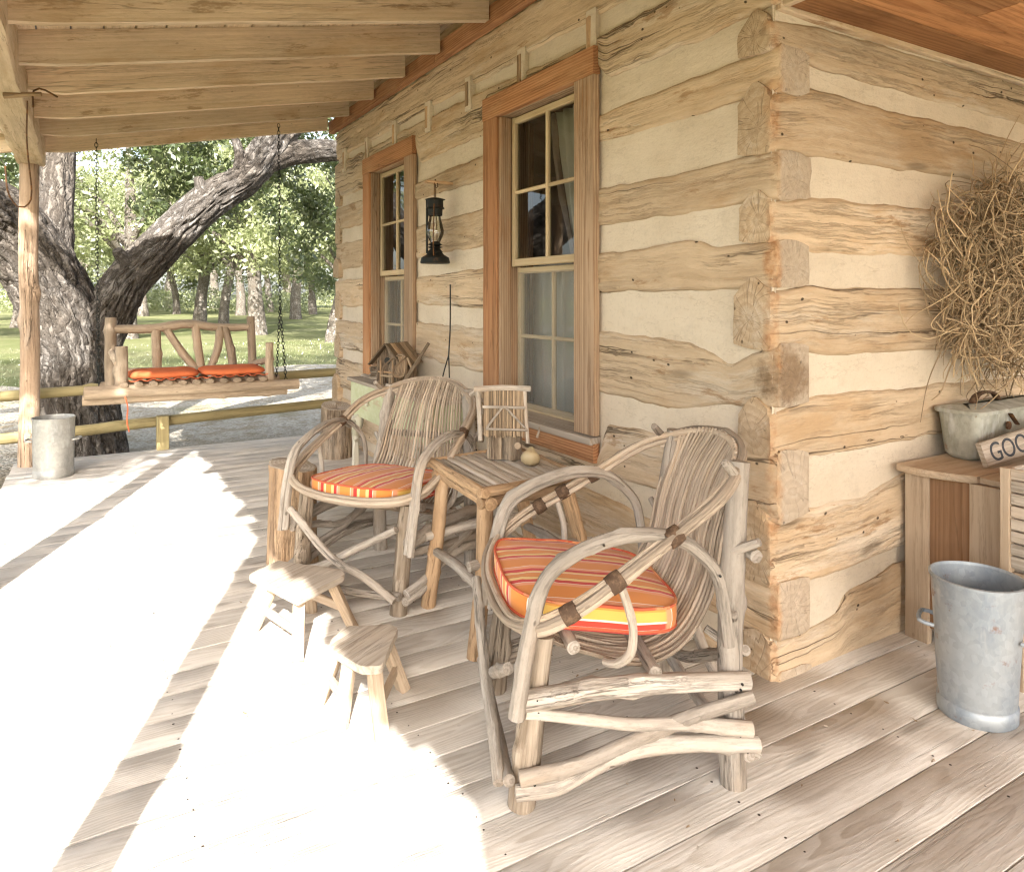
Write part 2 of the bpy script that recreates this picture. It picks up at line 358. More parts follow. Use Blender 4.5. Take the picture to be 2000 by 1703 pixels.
M['iron_nail'] = simple('nail_head', (.06, .045, .035), .7, .3)
M['joist'] = simple('joist_and_gap_dark', (.045, .033, .023), .95)  # joist wood, near black; also on the added sheet that darkens floor gaps
def mk_chink():
    N = NT('chinking_mortar'); g = N.pos()
    n1 = N.noise(g, 2.2, 5., .6); n2 = N.noise(N.vm('MULTIPLY', g, (8., 8., 30.)), 1., 4., .6); n3 = N.noise(g, 120., 3., .6)
    c = N.mix(N.sstep(n1, .35, .7), (.625, .545, .435), (.56, .475, .365))
    c = N.mix(N.math('MULTIPLY', N.sstep(n2, .55, .75), .35), c, (.52, .42, .30))
    ck = N.math('SUBTRACT', 1., N.sstep(N.math('ABSOLUTE', N.math('SUBTRACT', N.noise(N.vm('MULTIPLY', g, (1.6, 1.6, 6.)), 1., 5., .6), .5)), 0., .006))
    c = N.mix(N.math('MULTIPLY', ck, .25), c, (.3, .22, .15))
    h = N.math('ADD', N.math('ADD', N.math('MULTIPLY', n2, .6), N.math('MULTIPLY', n3, .25)), N.math('MULTIPLY', n1, .8))
    sp = N.noise(g, 70., 4., .7); c = N.vm('SCALE', c, None, N.math('SUBTRACT', 1.06, N.math('MULTIPLY', N.math('ADD', N.sstep(sp, .5, .7), N.sstep(N.noise(g, 11., 5., .7), .5, .72)), .09)))
    N.bsdf(c, .95, N.bump(h, .7, .01), spec=.1); return N.m
M['chink'] = mk_chink()

def mk_galv(name, base, dark, metal=.55, rustk=.0, scale=1.):
    N = NT(name); g = N.new('ShaderNodeTexCoord').outputs['Object']
    n1 = N.noise(N.vm('MULTIPLY', g, (4. * scale, 4. * scale, 2. * scale)), 1., 6., .65); n2 = N.noise(N.vm('MULTIPLY', g, (14., 14., 3.)), 1., 4., .6)
    c = N.mix(N.sstep(n1, .38, .66), base, dark)
    c = N.mix(N.math('MULTIPLY', N.sstep(n2, .56, .72), .7), c, (.58, .59, .585))
    v = N.voro(g, 55., 'F1'); c = N.vm('SCALE', c, None, N.math('MULTIPLY_ADD', N.sep(v[1])[0], .16, .92))
    if rustk:
        rn = N.noise(g, 9., 6., .7); c = N.mix(N.math('MULTIPLY', N.sstep(rn, .60, .70), rustk), c, (.24, .10, .035))
    r = N.math('MULTIPLY_ADD', n1, .3, .38)
    N.bsdf(c, r, N.bump(N.math('ADD', n1, N.math('MULTIPLY', n2, .4)), .25, .01), metal, .4); return N.m
M['galv'] = mk_galv('galvanised_steel', (.40, .43, .45), (.24, .285, .335), .45, .7)
M['galv_old'] = mk_galv('dull_galvanised', (.40, .39, .36), (.25, .25, .24), .4, .3)
M['toolbox'] = mk_galv('chipped_white_tin', (.46, .46, .40), (.27, .27, .22), .1, .9, 2.)

def mk_green():
    N = NT('green_milk_paint'); w = N.attr('wc'); g = N.pos()
    n = N.noise(N.vm('MULTIPLY', w, (3., 12., 12.)), 1., 6., .7)
    n2 = N.noise(g, 16., 5., .65)
    c = N.mix(N.sstep(n2, .3, .7), (.42, .44, .26), (.50, .52, .35))
    c = N.mix(N.math('MULTIPLY', N.sstep(n, .55, .64), .8), c, (.42, .33, .22))
    N.bsdf(c, .75, N.bump(n, .4, .003), spec=.3); return N.m
M['green'] = mk_green()
M['peel'] = wood('peeling_white', (.58, .54, .44), (.36, .29, .2), (.40, .40, .27), ring=50, rk=.2, sk=.4, st=.6, crack=.5, worm=.2, bump=.7, var=.1)

_O, _R, _Wt, _S, _Y, _B = (.68, .25, .06), (.56, .05, .04), (.82, .74, .66), (.74, .32, .17), (.78, .54, .22), (.26, .05, .03)
STR = [(0, *_O), (.20, *_Wt), (.212, *_S), (.30, *_R), (.40, *_Y), (.46, *_Wt), (.472, *_O), (.63, *_B), (.64, *_Y), (.72, *_R), (.81, *_Wt), (.822, *_S), (.90, *_O)]

def mk_stripe():
    N = NT('striped_canvas'); w = N.attr('wc'); x, y, z = N.sep(w)
    wob = N.math('MULTIPLY', N.math('SUBTRACT', N.noise(w, 9., 2.), .5), .006)
    f = N.math('FRACT', N.math('MULTIPLY', N.math('ADD', y, wob), 1 / .185))
    c = N.ramp(f, [(s[0], s[1:]) for s in STR], 'CONSTANT')
    f2 = N.math('FRACT', N.math('MULTIPLY', N.math('ADD', z, .02), 1 / .075))
    c2 = N.ramp(f2, [(0, (.60, .07, .045)), (.20, (.8, .72, .62)), (.27, (.70, .44, .11)), (.60, (.66, .30, .07)), (.72, (.60, .07, .045)), (.92, (.8, .7, .58))], 'CONSTANT')
    c = N.mix(N.attr('ec', 'Fac'), c, c2)
    wv = N.noise(N.vm('MULTIPLY', w, (900., 900., 900.)), 1., 2.)
    fold = N.noise(w, 14., 3.)
    N.bsdf(c, .9, N.bump(N.math('ADD', N.math('MULTIPLY', wv, .1), N.math('MULTIPLY', fold, 1.)), .35, .006), spec=.15, **{'Sheen Weight': .15}); return N.m
M['stripe'] = mk_stripe()
M['piping'] = simple('faded_red_cord', (.56, .12, .06), .9, 0, ((.68, .30, .14), 9, .5, .6))
M['orange'] = simple('orange_canvas', (.64, .17, .065), .9, 0, ((.57, .135, .05), 6, .4, .7), .3, 30, .15)

def mk_glass():
    N = NT('old_window_glass'); g = N.pos()
    nb = N.bump(N.noise(g, 5., 3.), .12, .004)
    t = N.new('ShaderNodeBsdfTransparent'); t.inputs[0].default_value = (.88, .90, .88, 1)
    gl = N.new('ShaderNodeBsdfGlossy'); gl.inputs['Roughness'].default_value = .015; N.put(gl.inputs['Normal'], nb)
    fr = N.new('ShaderNodeFresnel'); fr.inputs[0].default_value = 1.52; N.put(fr.inputs[1], nb)
    mx = N.new('ShaderNodeMixShader'); N.put(mx.inputs[0], N.math('MULTIPLY_ADD', fr.outputs[0], 1.15, .02, clamp=True))
    N.t.links.new(t.outputs[0], mx.inputs[1]); N.t.links.new(gl.outputs[0], mx.inputs[2]); N.t.links.new(mx.outputs[0], N.out.inputs[0]); return N.m
M['glass'] = mk_glass()
def mk_sheer(name, col, trans):
    N = NT(name); d = N.new('ShaderNodeBsdfDiffuse'); d.inputs[0].default_value = tuple(col) + (1,)
    t = N.new('ShaderNodeBsdfTransparent'); mx = N.new('ShaderNodeMixShader'); mx.inputs[0].default_value = 1 - trans
    N.t.links.new(t.outputs[0], mx.inputs[1]); N.t.links.new(d.outputs[0], mx.inputs[2]); N.t.links.new(mx.outputs[0], N.out.inputs[0]); return N.m
M['screen'] = mk_sheer('insect_screen', (.34, .33, .29), .68)
M['curtain'] = mk_sheer('sheer_curtain', (.75, .72, .66), .15)
M['tie'] = mk_sheer('patterned_tie', (.32, .25, .22), .2)
def mk_chimney():
    N = NT('clear_chimney_glass'); t = N.new('ShaderNodeBsdfTransparent'); t.inputs[0].default_value = (.9, .9, .86, 1)
    g = N.new('ShaderNodeBsdfGlossy'); g.inputs['Roughness'].default_value = .05; fr = N.new('ShaderNodeFresnel'); fr.inputs[0].default_value = 1.6
    mx = N.new('ShaderNodeMixShader'); N.put(mx.inputs[0], N.math('ADD', fr.outputs[0], .08)); N.t.links.new(t.outputs[0], mx.inputs[1]); N.t.links.new(g.outputs[0], mx.inputs[2])
    N.t.links.new(mx.outputs[0], N.out.inputs[0]); return N.m
M['chimney'] = mk_chimney()

def mk_bark(name, c1, c2, c3, sc=1.):
    N = NT(name); w = N.attr('wc')
    v = N.vm('MULTIPLY', w, (2.6 * sc, 11. * sc, 11. * sc))
    v = N.vm('ADD', v, N.vm('SCALE', N.comb(N.noise(w, 5., 3.), N.noise(w, 6., 3.), N.noise(w, 7., 3.)), None, 2.2))
    e = N.sstep(N.voro(v, 1., 'DISTANCE_TO_EDGE')[0], .0, .2)
    r = N.sstep(N.math('ABSOLUTE', N.math('SUBTRACT', N.noise(v, .9, 5., .62), .5)), .0, .10)
    rid = N.math('MULTIPLY', N.math('MULTIPLY_ADD', e, .55, .45), N.math('MULTIPLY_ADD', r, .7, .3)); n = N.noise(w, 34., 5., .7); n2 = N.noise(w, 2.2, 5., .65)
    c = N.mix(rid, c2, N.mix(N.sstep(n2, .38, .66), c1, c3)); c = N.vm('SCALE', c, None, N.math('MULTIPLY_ADD', n, 1.1, .45))
    N.bsdf(c, .95, N.bump(N.math('ADD', rid, N.math('MULTIPLY', n, .45)), 1., .03 / sc), spec=.1); return N.m
M['bark'] = mk_bark('oak_bark', (.175, .15, .125), (.05, .04, .032), (.23, .21, .19), 1.5)
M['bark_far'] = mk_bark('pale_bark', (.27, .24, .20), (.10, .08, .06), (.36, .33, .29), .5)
def mk_leaf(name, c1, c2):
    N = NT(name); p = N.attr('pc', 'Fac'); c = N.mix(p, c1, c2)
    d = N.new('ShaderNodeBsdfDiffuse'); N.put(d.inputs[0], c); t = N.new('ShaderNodeBsdfTranslucent'); N.put(t.inputs[0], N.mix(.4, c, (.22, .27, .05)))
    g = N.new('ShaderNodeBsdfGlossy'); g.inputs['Roughness'].default_value = .4; g.inputs[0].default_value = (.8, .8, .8, 1)
    mx = N.new('ShaderNodeMixShader'); mx.inputs[0].default_value = .4; N.t.links.new(d.outputs[0], mx.inputs[1]); N.t.links.new(t.outputs[0], mx.inputs[2])
    m2 = N.new('ShaderNodeMixShader'); m2.inputs[0].default_value = .10; N.t.links.new(mx.outputs[0], m2.inputs[1]); N.t.links.new(g.outputs[0], m2.inputs[2])
    N.t.links.new(m2.outputs[0], N.out.inputs[0]); return N.m
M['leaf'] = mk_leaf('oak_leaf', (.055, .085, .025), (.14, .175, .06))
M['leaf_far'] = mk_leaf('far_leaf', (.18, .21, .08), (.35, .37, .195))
def mk_ground():
    N = NT('lawn'); g = N.pos(); n1 = N.noise(g, .35, 5., .6); n2 = N.noise(g, 3., 5., .7); n3 = N.noise(g, 40., 4., .7)
    c = N.mix(N.sstep(n1, .35, .65), (.185, .205, .085), (.265, .265, .135)); c = N.mix(N.math('MULTIPLY', N.sstep(n2, .5, .72), .6), c, (.27, .235, .14))
    c = N.vm('SCALE', c, None, N.math('MULTIPLY_ADD', n3, .9, .55))
    N.bsdf(c, 1., N.bump(N.math('ADD', n3, n2), 1., .08), spec=.05); return N.m
def mk_gravel():
    N = NT('gravel'); g = N.pos(); n1 = N.noise(g, .5, 5., .65); n2 = N.noise(g, 4., 5., .7)
    v = N.voro(g, 30.); c = N.mix(N.sep(v[1])[0], (.33, .29, .23), (.52, .47, .395))
    c = N.mix(N.math('MULTIPLY', N.sstep(n2, .48, .66), .75), c, (.26, .20, .12)); c = N.mix(N.math('MULTIPLY', N.sstep(n1, .5, .7), .5), c, (.19, .18, .09))
    yy = N.math('ADD', N.sep(g)[1], N.math('MULTIPLY', N.noise(g, .8, 4., .6), 2.6)); c = N.mix(N.math('MULTIPLY', N.math('SUBTRACT', 1., N.sstep(yy, 9.0, 10.6)), .8), c, N.mix(n2, (.13, .095, .055), (.30, .25, .17)))
    N.bsdf(c, 1., N.bump(N.math('ADD', N.math('MULTIPLY', v[0], -1.), n2), 1., .03), spec=.1); return N.m
M['lawn'] = mk_ground(); M['gravel'] = mk_gravel()
def mk_vine():
    return wood('dry_vine', (.43, .325, .20), (.22, .145, .08), (.52, .42, .29), ring=60, rk=.1, sk=.4, st=.5, crack=.0, worm=.0, bump=.4, var=.55)
M['vine'] = mk_vine()
M['roofmetal'] = simple('grey_metal_roof', (.25, .26, .27), .5, .6)

# ================================================================== SETTING
GZ = -.35
XW, YE = 1.997, 1.641          # outer faces of the long wall and of the end wall
mb = MB()
def rough_sheet(mb, x0, x1, y0, y1, z, n, amp, wob=0.0):
    xs = np.linspace(x0, x1, n); ys = np.linspace(y0, y1, n); X, Y = np.meshgrid(xs, ys, indexing='ij')
    Zz = z + amp * 2 * fbm(X * .35, Y * .35, 1.7, 4)
    if wob:
        ex = wob * fbm(Y * .3, 3.3, 0, 3); ey = wob * fbm(X * .25, 9.3, 0, 3)
        X = X + ex * (np.abs(X - (x0 + x1) / 2) / ((x1 - x0) / 2)) ** 6; Y = Y + ey * ((Y - y0) / (y1 - y0)) ** 6
    mb.grid(np.stack([X, Y, Zz], -1))
a = np.concatenate([[-300, -120, -60], np.linspace(-40, 60, 120), [90, 150, 300]])
b = np.concatenate([[-200, -80, -30], np.linspace(-10, 90, 120), [130, 200, 400]])
X, Y = np.meshgrid(a, b, indexing='ij'); Zl = GZ + .10 * fbm(X * .12, Y * .12, 0, 3) * np.clip((Y - 9) / 8, 0, 1)
mb.grid(np.stack([X, Y, Zl], -1)); kind(mb.build('lawn', M['lawn']), 'structure')
mb = MB(); rough_sheet(mb, -30, 14, 6.0, 15.6, GZ + .03, 90, .012, 5.0); kind(mb.build('gravel_yard', M['gravel']), 'structure')
mb = MB(); rough_sheet(mb, -60, -6, 27, 33, GZ + .09, 60, .01, 3.0); kind(mb.build('driveway', M['gravel']), 'structure')

# porch floor of worn boards running out from the wall
mb = MB()
y = -4.0; i = 0
while y < 6.8:
    w = .142; xa, xb = -.5 + random.uniform(-.012, .008), (2.1 if y > YE - .02 else 6.4)
    cuts = [xa]
    if xb > 3: cuts += [random.choice([3.7, 4.5, 5.2]) + random.uniform(-.1, .1)]
    cuts += [xb]
    for c0, c1 in zip(cuts[:-1], cuts[1:]):
        h = random.uniform(-.0005, .0005)
        sweep(mb, (c0 + .0015, y + w / 2, -.017 + h), (c1 - .0015, y + w / 2, -.017 + h), rect(w, .034, .0012), step=.12, jit=.0006)
    y += .1466; i += 1
nl = MB(); a6 = np.linspace(0, 6.283, 7)[:6]
for k in range(74):
    y = -4.0 + .1466 * k + .071
    for x in np.arange(-.38, 6.2, .61):
        if y > YE - .03 and x > XW - .05: continue
        for dy in (-.045, .045):
            cx, cy_ = x + random.uniform(-.008, .008), y + dy + random.uniform(-.008, .008); r_ = random.uniform(.0026, .0042)
            nl.add([(cx + r_ * math.cos(q), cy_ + r_ * math.sin(q), .0012) for q in a6] + [(cx, cy_, .0016)], [(j, (j + 1) % 6, 6) for j in range(6)])
kind(nl.build('floor_nails', M['iron_nail']), 'structure')
flo = kind(mb.build('floor', M['deck']), 'structure')
mb = MB()                                              # rim joists, piers, and an added near-black sheet painting shade into board gaps
box(mb, (-.44, -4, -.075), (6.3, 6.7, -.040)); box(mb, (-.47, -4, -.2), (-.43, 6.78, -.037)); box(mb, (-.43, 6.73, -.2), (2.1, 6.77, -.037))
for yy in (-3.8, -1, 1.8, 4.4, 6.6):
    for xx in (-.36, 1.6): lathe(mb, (xx, yy, GZ - .05), [(.11, 0), (.1, .12), (.1, .26), (0, .27)], 12, wob=.05)
kind(mb.build('framing_and_gap_sheet', M['joist']), 'structure')

# ------------------------------------------------------------------ cabin
cabin = thing('log_cabin', 'hewn log cabin with pale chinking between the logs and two red framed windows', 'cabin')
WIN = [(2.609, 3.667), (4.716, 5.775)]
def near_win(s, m=.0): return any(a + .14 - m < s < b - .14 + m for a, b in WIN)

def hewn(axis, s0, s1, plane, thick, zb, zt, apex0=0.0, apex1=0.0, nf=26, step=.022, rough=1.0, woff=None, endround=.009):
    """one hewn log: dense displaced front face, rough upper and lower edges, end grain on both ends"""
    mb = MB(); n = max(4, int((s1 - s0) / step)); s = np.linspace(s0, s1, n); sd = random.random() * 40; pc = random.random()
    ZB = np.interp(s, *zip(*zb)); ZT = np.interp(s, *zip(*zt))
    ZB = ZB + .012 * fbm(s * 1.3 + sd, 1.1, 0, 2) + .013 * fbm(s * 9 + sd, 4.1, 0, 5) * rough; ZT = ZT + .013 * fbm(s * 1.2 + sd, 8.1, 0, 2) + .015 * fbm(s * 8 + sd, 3.1, 0, 5) * rough
    v = np.concatenate([np.linspace(0, .08, 5)[:-1], np.linspace(.08, .92, nf - 8), np.linspace(.92, 1, 5)[1:]])
    S, V = np.meshgrid(s, v, indexing='ij'); Zf = ZB[:, None] + (ZT - ZB)[:, None] * V; hh = (ZT - ZB)[:, None]
    ed = np.minimum(V, 1 - V) * hh
    d = .0042 * 2 * fbm(S * 1.3 + sd, Zf * 4, 0, 3) + rough * .0028 * 2 * fbm(S * 3.2 + sd, Zf * 42 + sd, 2.2, 4) + .002 * 2 * fbm(S * 30, Zf * 60, sd, 2)
    # checks: narrow dark gouges along the grain
    cr = np.abs(fbm(S * .28 + sd, Zf * 7.5 + sd, 5.5, 4)); gate = np.clip((fbm(S * .6, Zf * 5, sd + 9, 2) + .04) * 6, 0, 1)
    d -= .012 * rough * np.clip(1 - cr / .022, 0, 1) * gate
    # hewing nicks across the grain
    nk = fbm(S * 16 + sd, Zf * 3.0, 3.3 + sd, 2); d -= .006 * rough * np.clip((nk - .42) * 8, 0, 1)
    d -= .013 * np.clip(1 - ed / .018, 0, 1) ** 2
    ee = np.minimum(S - s0, s1 - S); d -= .010 * np.clip(1 - ee / .012, 0, 1) ** 2
    inn = np.clip(1 - (np.minimum(V, 1 - V) * 0), 0, 1)
    back = thick + random.uniform(-.016, .012)
    k = 7; tt = np.linspace(0, 1, k + 1)[1:]
    ap = apex0 * np.clip(1 - (s - s0) / .20, 0, 1) + apex1 * np.clip(1 - (s1 - s) / .20, 0, 1)
    tent = 1 - np.abs(tt * 2 - 1)
    top = np.stack([np.broadcast_to(s[:, None], (n, k)), np.broadcast_to(-tt[None] * back, (n, k)), ZT[:, None] + ap[:, None] * tent[None] - .014 * tt[None] ** 5 + .012 * fbm(s[:, None] * 6 + sd, tt[None] * 3, 2, 2)], -1)
    bt = tt[::-1]
    bk = np.stack([np.broadcast_to(s[:, None], (n, 2)), -back - .012 * fbm(s[:, None] * 5 + sd, np.array([[1., 4.]]), 0, 2), np.stack([ZT * .66 + ZB * .34, ZT * .33 + ZB * .67], 1)], -1)
    bot = np.stack([np.broadcast_to(s[:, None], (n, k)), np.broadcast_to(-bt[None] * back, (n, k)), np.broadcast_to(ZB[:, None], (n, k)) + .012 * bt[None] ** 5 + .012 * fbm(s[:, None] * 6 + sd, bt[None] * 3, 12, 2)], -1)
    fr = np.stack([S, d, Zf], -1)
    P = np.concatenate([fr, top, bk, bot[:, :, :]], 1)            # (n, m, 3) in (along, out, z)
    zc = (ZB + ZT)[:, None] / 2 * np.ones((1, P.shape[1]))
    o = np.array([random.uniform(0, 60), random.uniform(-.02, .02), random.uniform(-.02, .02)]) if woff is None else woff
    W = np.stack([P[..., 0] + o[0], P[..., 1] + back / 2 + o[1], P[..., 2] - zc + o[2]], -1)
    if axis == 'y': X = np.stack([plane - P[..., 1], P[..., 0], P[..., 2]], -1)
    else: X = np.stack([P[..., 0], plane - P[..., 1], P[..., 2]], -1)
    mb.grid(X, W, pc, closed=True, flip=(axis == 'x'))
    m = P.shape[1]
    for i, sg in ((0, -1), (n - 1, 1)):                             # end faces as concentric rings, slightly adzed
        c = X[i].mean(0); cw = W[i].mean(0); rings = []; wr = []
        for q in np.linspace(1, .06, 9):
            p = c + (X[i] - c) * q; b = endround * .35 * (1 - q ** 6)
            nn = .0035 * 2 * fbm(p[:, 2] * 9 + sd, p[:, 0] * 9 + p[:, 1] * 9, 0, 2) * (1 if q < 1 else 0)
            p = p.copy(); p[:, 1 if axis == 'y' else 0] += sg * (b + nn)
            rings.append(p); wr.append(cw + (W[i] - cw) * q)
        mb.grid(np.array(rings), np.array(wr), pc, closed=True, ec=1.0, flip=(sg < 0) ^ (axis == 'x'))
        mb.add(np.array([*rings[-1]]), [tuple(range(m))], np.array(wr[-1]), pc, 1.0)
    return mb.build('wall_log', M['log'], cabin, angle=50)

YF = 6.63
LONG = [  # (zb points), (zt points) along y
 ([(1.6, 2.585), (7, 2.59)], [(1.6, 2.84), (7, 2.83)]),
 ([(1.6, 2.29), (2.55, 2.285), (2.62, 2.35), (3.66, 2.35), (3.72, 2.255), (4.66, 2.24), (4.72, 2.35), (5.76, 2.35), (5.85, 2.22), (6.7, 2.22)], [(1.6, 2.36), (1.8, 2.50), (2.6, 2.475), (3.7, 2.515), (5.9, 2.53)]),
 ([(1.6, 2.0), (2.6, 2.0), (3.6, 1.985), (4.7, 1.99), (6, 1.92)], [(1.6, 2.16), (1.9, 2.14), (2.6, 2.14), (3.6, 2.135), (4.7, 2.10), (6, 2.13)]),
 ([(1.6, 1.63), (2.6, 1.628), (3.6, 1.60), (6, 1.555)], [(1.6, 1.81), (1.9, 1.79), (2.6, 1.795), (3.7, 1.83), (4.7, 1.80), (6, 1.796)]),
 ([(1.6, 1.335), (2.6, 1.322), (3.7, 1.235), (4.7, 1.255), (6, 1.224)], [(1.6, 1.50), (1.9, 1.478), (2.05, 1.515), (2.6, 1.495), (3.7, 1.475), (4.7, 1.435), (6, 1.46)]),
 ([(1.6, .93), (1.9, .905), (2.1, .86), (2.6, .872), (3.7, .85), (4.7, .885), (6, .835)], [(1.6, 1.15), (1.85, 1.07), (2.05, 1.135), (2.6, 1.142), (3.7, 1.122), (4.7, 1.125), (6, 1.08)]),
 ([(1.6, .54), (2.6, .49), (7, .47)], [(1.6, .77), (2.2, .75), (2.55, .735), (2.62, .56), (3.66, .56), (3.75, .73), (4.66, .73), (4.72, .56), (5.76, .56), (5.85, .73), (7, .73)]),
 ([(1.6, .13), (2.6, .12), (7, .10)], [(1.6, .33), (2.6, .40), (7, .38)]),
 ([(1.6, -.2), (7, -.2)], [(1.6, .035), (7, .02)]),
]
for i, (zb, zt) in enumerate(LONG):
    split = i in (2, 3, 4, 5)
    segs = [(YE - random.uniform(.002, .009), WIN[0][0] + .13), (WIN[0][1] - .13, WIN[1][0] + .13), (WIN[1][1] - .13, YF + random.uniform(-.015, .015))] if split else [(YE - random.uniform(.002, .009), YF + random.uniform(-.015, .015))]
    wo = np.array([random.uniform(0, 60), random.uniform(-.02, .02), random.uniform(-.02, .02)])
    for a0, a1 in segs:
        hewn('y', a0, a1, XW + random.uniform(-.004, .006), .175, zb, zt, rough=1.35 if i == 5 else 1.0, woff=wo, nf=30 if i == 5 else 26)
ENDW = [  # zb, zt along x, apex at the corner
 ([(1.98, 2.14), (2.3, 2.115), (3, 2.10), (5, 2.09)], [(1.98, 2.235), (2.25, 2.26), (3, 2.27), (5, 2.27)], .06),
 ([(1.98, 1.79), (2.3, 1.795), (3, 1.80), (5, 1.79)], [(1.98, 1.985), (2.2, 2.035), (2.45, 2.02), (5, 2.0)], .06),
 ([(1.98, 1.485), (2.3, 1.455), (5, 1.45)], [(1.98, 1.62), (2.2, 1.655), (5, 1.64)], .05),
 ([(1.98, 1.115), (2.3, 1.09), (5, 1.08)], [(1.98, 1.31), (2.2, 1.33), (2.7, 1.33), (5, 1.30)], .06),
 ([(1.98, .755), (2.3, .73), (5, .75)], [(1.98, .905), (2.2, .945), (5, .92)], .06),
 ([(1.98, .315), (2.3, .295), (2.8, .33), (5, .3)], [(1.98, .555), (2.2, .56), (2.5, .555), (2.8, .62), (5, .58)], .06),
 ([(1.98, -.2), (5, -.2)], [(1.98, .13), (2.15, .13), (2.35, .15), (2.4, .20), (2.7, .26), (5, .22)], .03),
]
for zb, zt, ap in ENDW:
    hewn('x', XW - random.uniform(.003, .010), 5.0, YE + random.uniform(-.003, .005), .162, zb, zt, apex0=ap, rough=.8)
for zb, zt, ap in ENDW:                                             # far end wall: only the log ends and a short run show
    mbq = hewn('x', XW - .010 + random.uniform(-.02, .01), 3.2, 6.455, .17, zb, zt, apex0=ap, rough=.8, step=.05, nf=16)
# chinking between the logs, one mortar sheet per wall face with the window openings left out
def chink_sheet(mb, axis, s0, s1, z0, z1, plane, step=.03):
    n = max(2, int((s1 - s0) / step)); m = max(2, int((z1 - z0) / step)); s = np.linspace(s0, s1, n + 1); z = np.linspace(z0, z1, m + 1)
    S, Zz = np.meshgrid(s, z, indexing='ij'); d = .010 * fbm(S * 2.1 + (0 if axis == 'y' else 31), Zz * 4, 1.1, 3) + .004 * fbm(S * 9, Zz * 22, 4.1, 3)
    X = np.stack([plane - d, S, Zz], -1) if axis == 'y' else np.stack([S, plane - d, Zz], -1)
    mb.grid(X, flip=(axis == 'x'))
mb = MB()
ys = [YE + .006, WIN[0][0] + .13, WIN[0][1] - .13, WIN[1][0] + .13, WIN[1][1] - .13, YF - .03]
for k in range(5):
    if k in (1, 3): chink_sheet(mb, 'y', ys[k], ys[k + 1], -.1, .62, XW + .019); chink_sheet(mb, 'y', ys[k], ys[k + 1], 2.33, 2.9, XW + .019)
    else: chink_sheet(mb, 'y', ys[k], ys[k + 1], -.1, 2.9, XW + .019)
chink_sheet(mb, 'x', XW + .006, 5.0, -.1, 2.32, YE + .017)
mb.build('chinking', M['chink'], cabin)
# joist sockets in the top band
for yy in (2.655, 3.27, 3.887, 4.487, 5.108, 5.72, 6.33):
    zc = 2.525 + random.uniform(-.01, .01); mb = MB(); mb2 = MB()
    box(mb, (XW - .012, yy - .035, zc - .105), (XW + .03, yy + .035, zc + .10), jit=.008, step=.05)
    box(mb2, (XW - .017, yy - .002, zc - .075), (XW + .03, yy + .028, zc + .07), axis=2, jit=.006, step=.04)
    q = mb.build('joist_socket', M['chink'], cabin); mb2.build('joist_stub', M['cedar'], q)
mb = MB()                                                          # reddish ledger board under the rafters
for a0, a1 in ((-4.0, 1.2), (1.204, 4.3), (4.304, 6.68)): board(mb, (XW - .022, a0, 2.885), (XW - .022, a1, 2.885), .05, .11, jit=.003)
mb.build('ledger_board', M['red'], cabin)
mb = MB(); board(mb, (XW + .02, YE + .012, 2.30), (5, YE + .012, 2.285), .05, .05, jit=.002); mb.build('top_strip', M['log'], cabin)
mb = MB()                                                          # upper wall and inside of the room
box(mb, (XW + .03, -4.0, 2.286), (XW + .06, 1.70, 2.96)); box(mb, (XW + .018, 1.64, 2.84), (XW + .05, 6.62, 3.1))
mb.build('upper_boarding', M['rafter'], cabin)
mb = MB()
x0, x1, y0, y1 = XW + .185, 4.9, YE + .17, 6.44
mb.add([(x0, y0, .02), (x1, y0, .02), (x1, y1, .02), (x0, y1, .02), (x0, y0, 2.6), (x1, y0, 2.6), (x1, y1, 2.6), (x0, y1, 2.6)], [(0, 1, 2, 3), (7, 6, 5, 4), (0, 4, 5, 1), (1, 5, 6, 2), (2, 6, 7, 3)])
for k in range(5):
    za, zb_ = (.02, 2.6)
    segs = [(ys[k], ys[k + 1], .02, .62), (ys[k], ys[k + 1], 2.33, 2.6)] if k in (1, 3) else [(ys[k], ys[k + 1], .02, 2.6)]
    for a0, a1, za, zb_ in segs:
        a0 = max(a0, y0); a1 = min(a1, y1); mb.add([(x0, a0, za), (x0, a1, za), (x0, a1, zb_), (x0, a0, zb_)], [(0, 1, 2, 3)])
mb.build('room_lining', M['lining'], cabin, smooth=False)

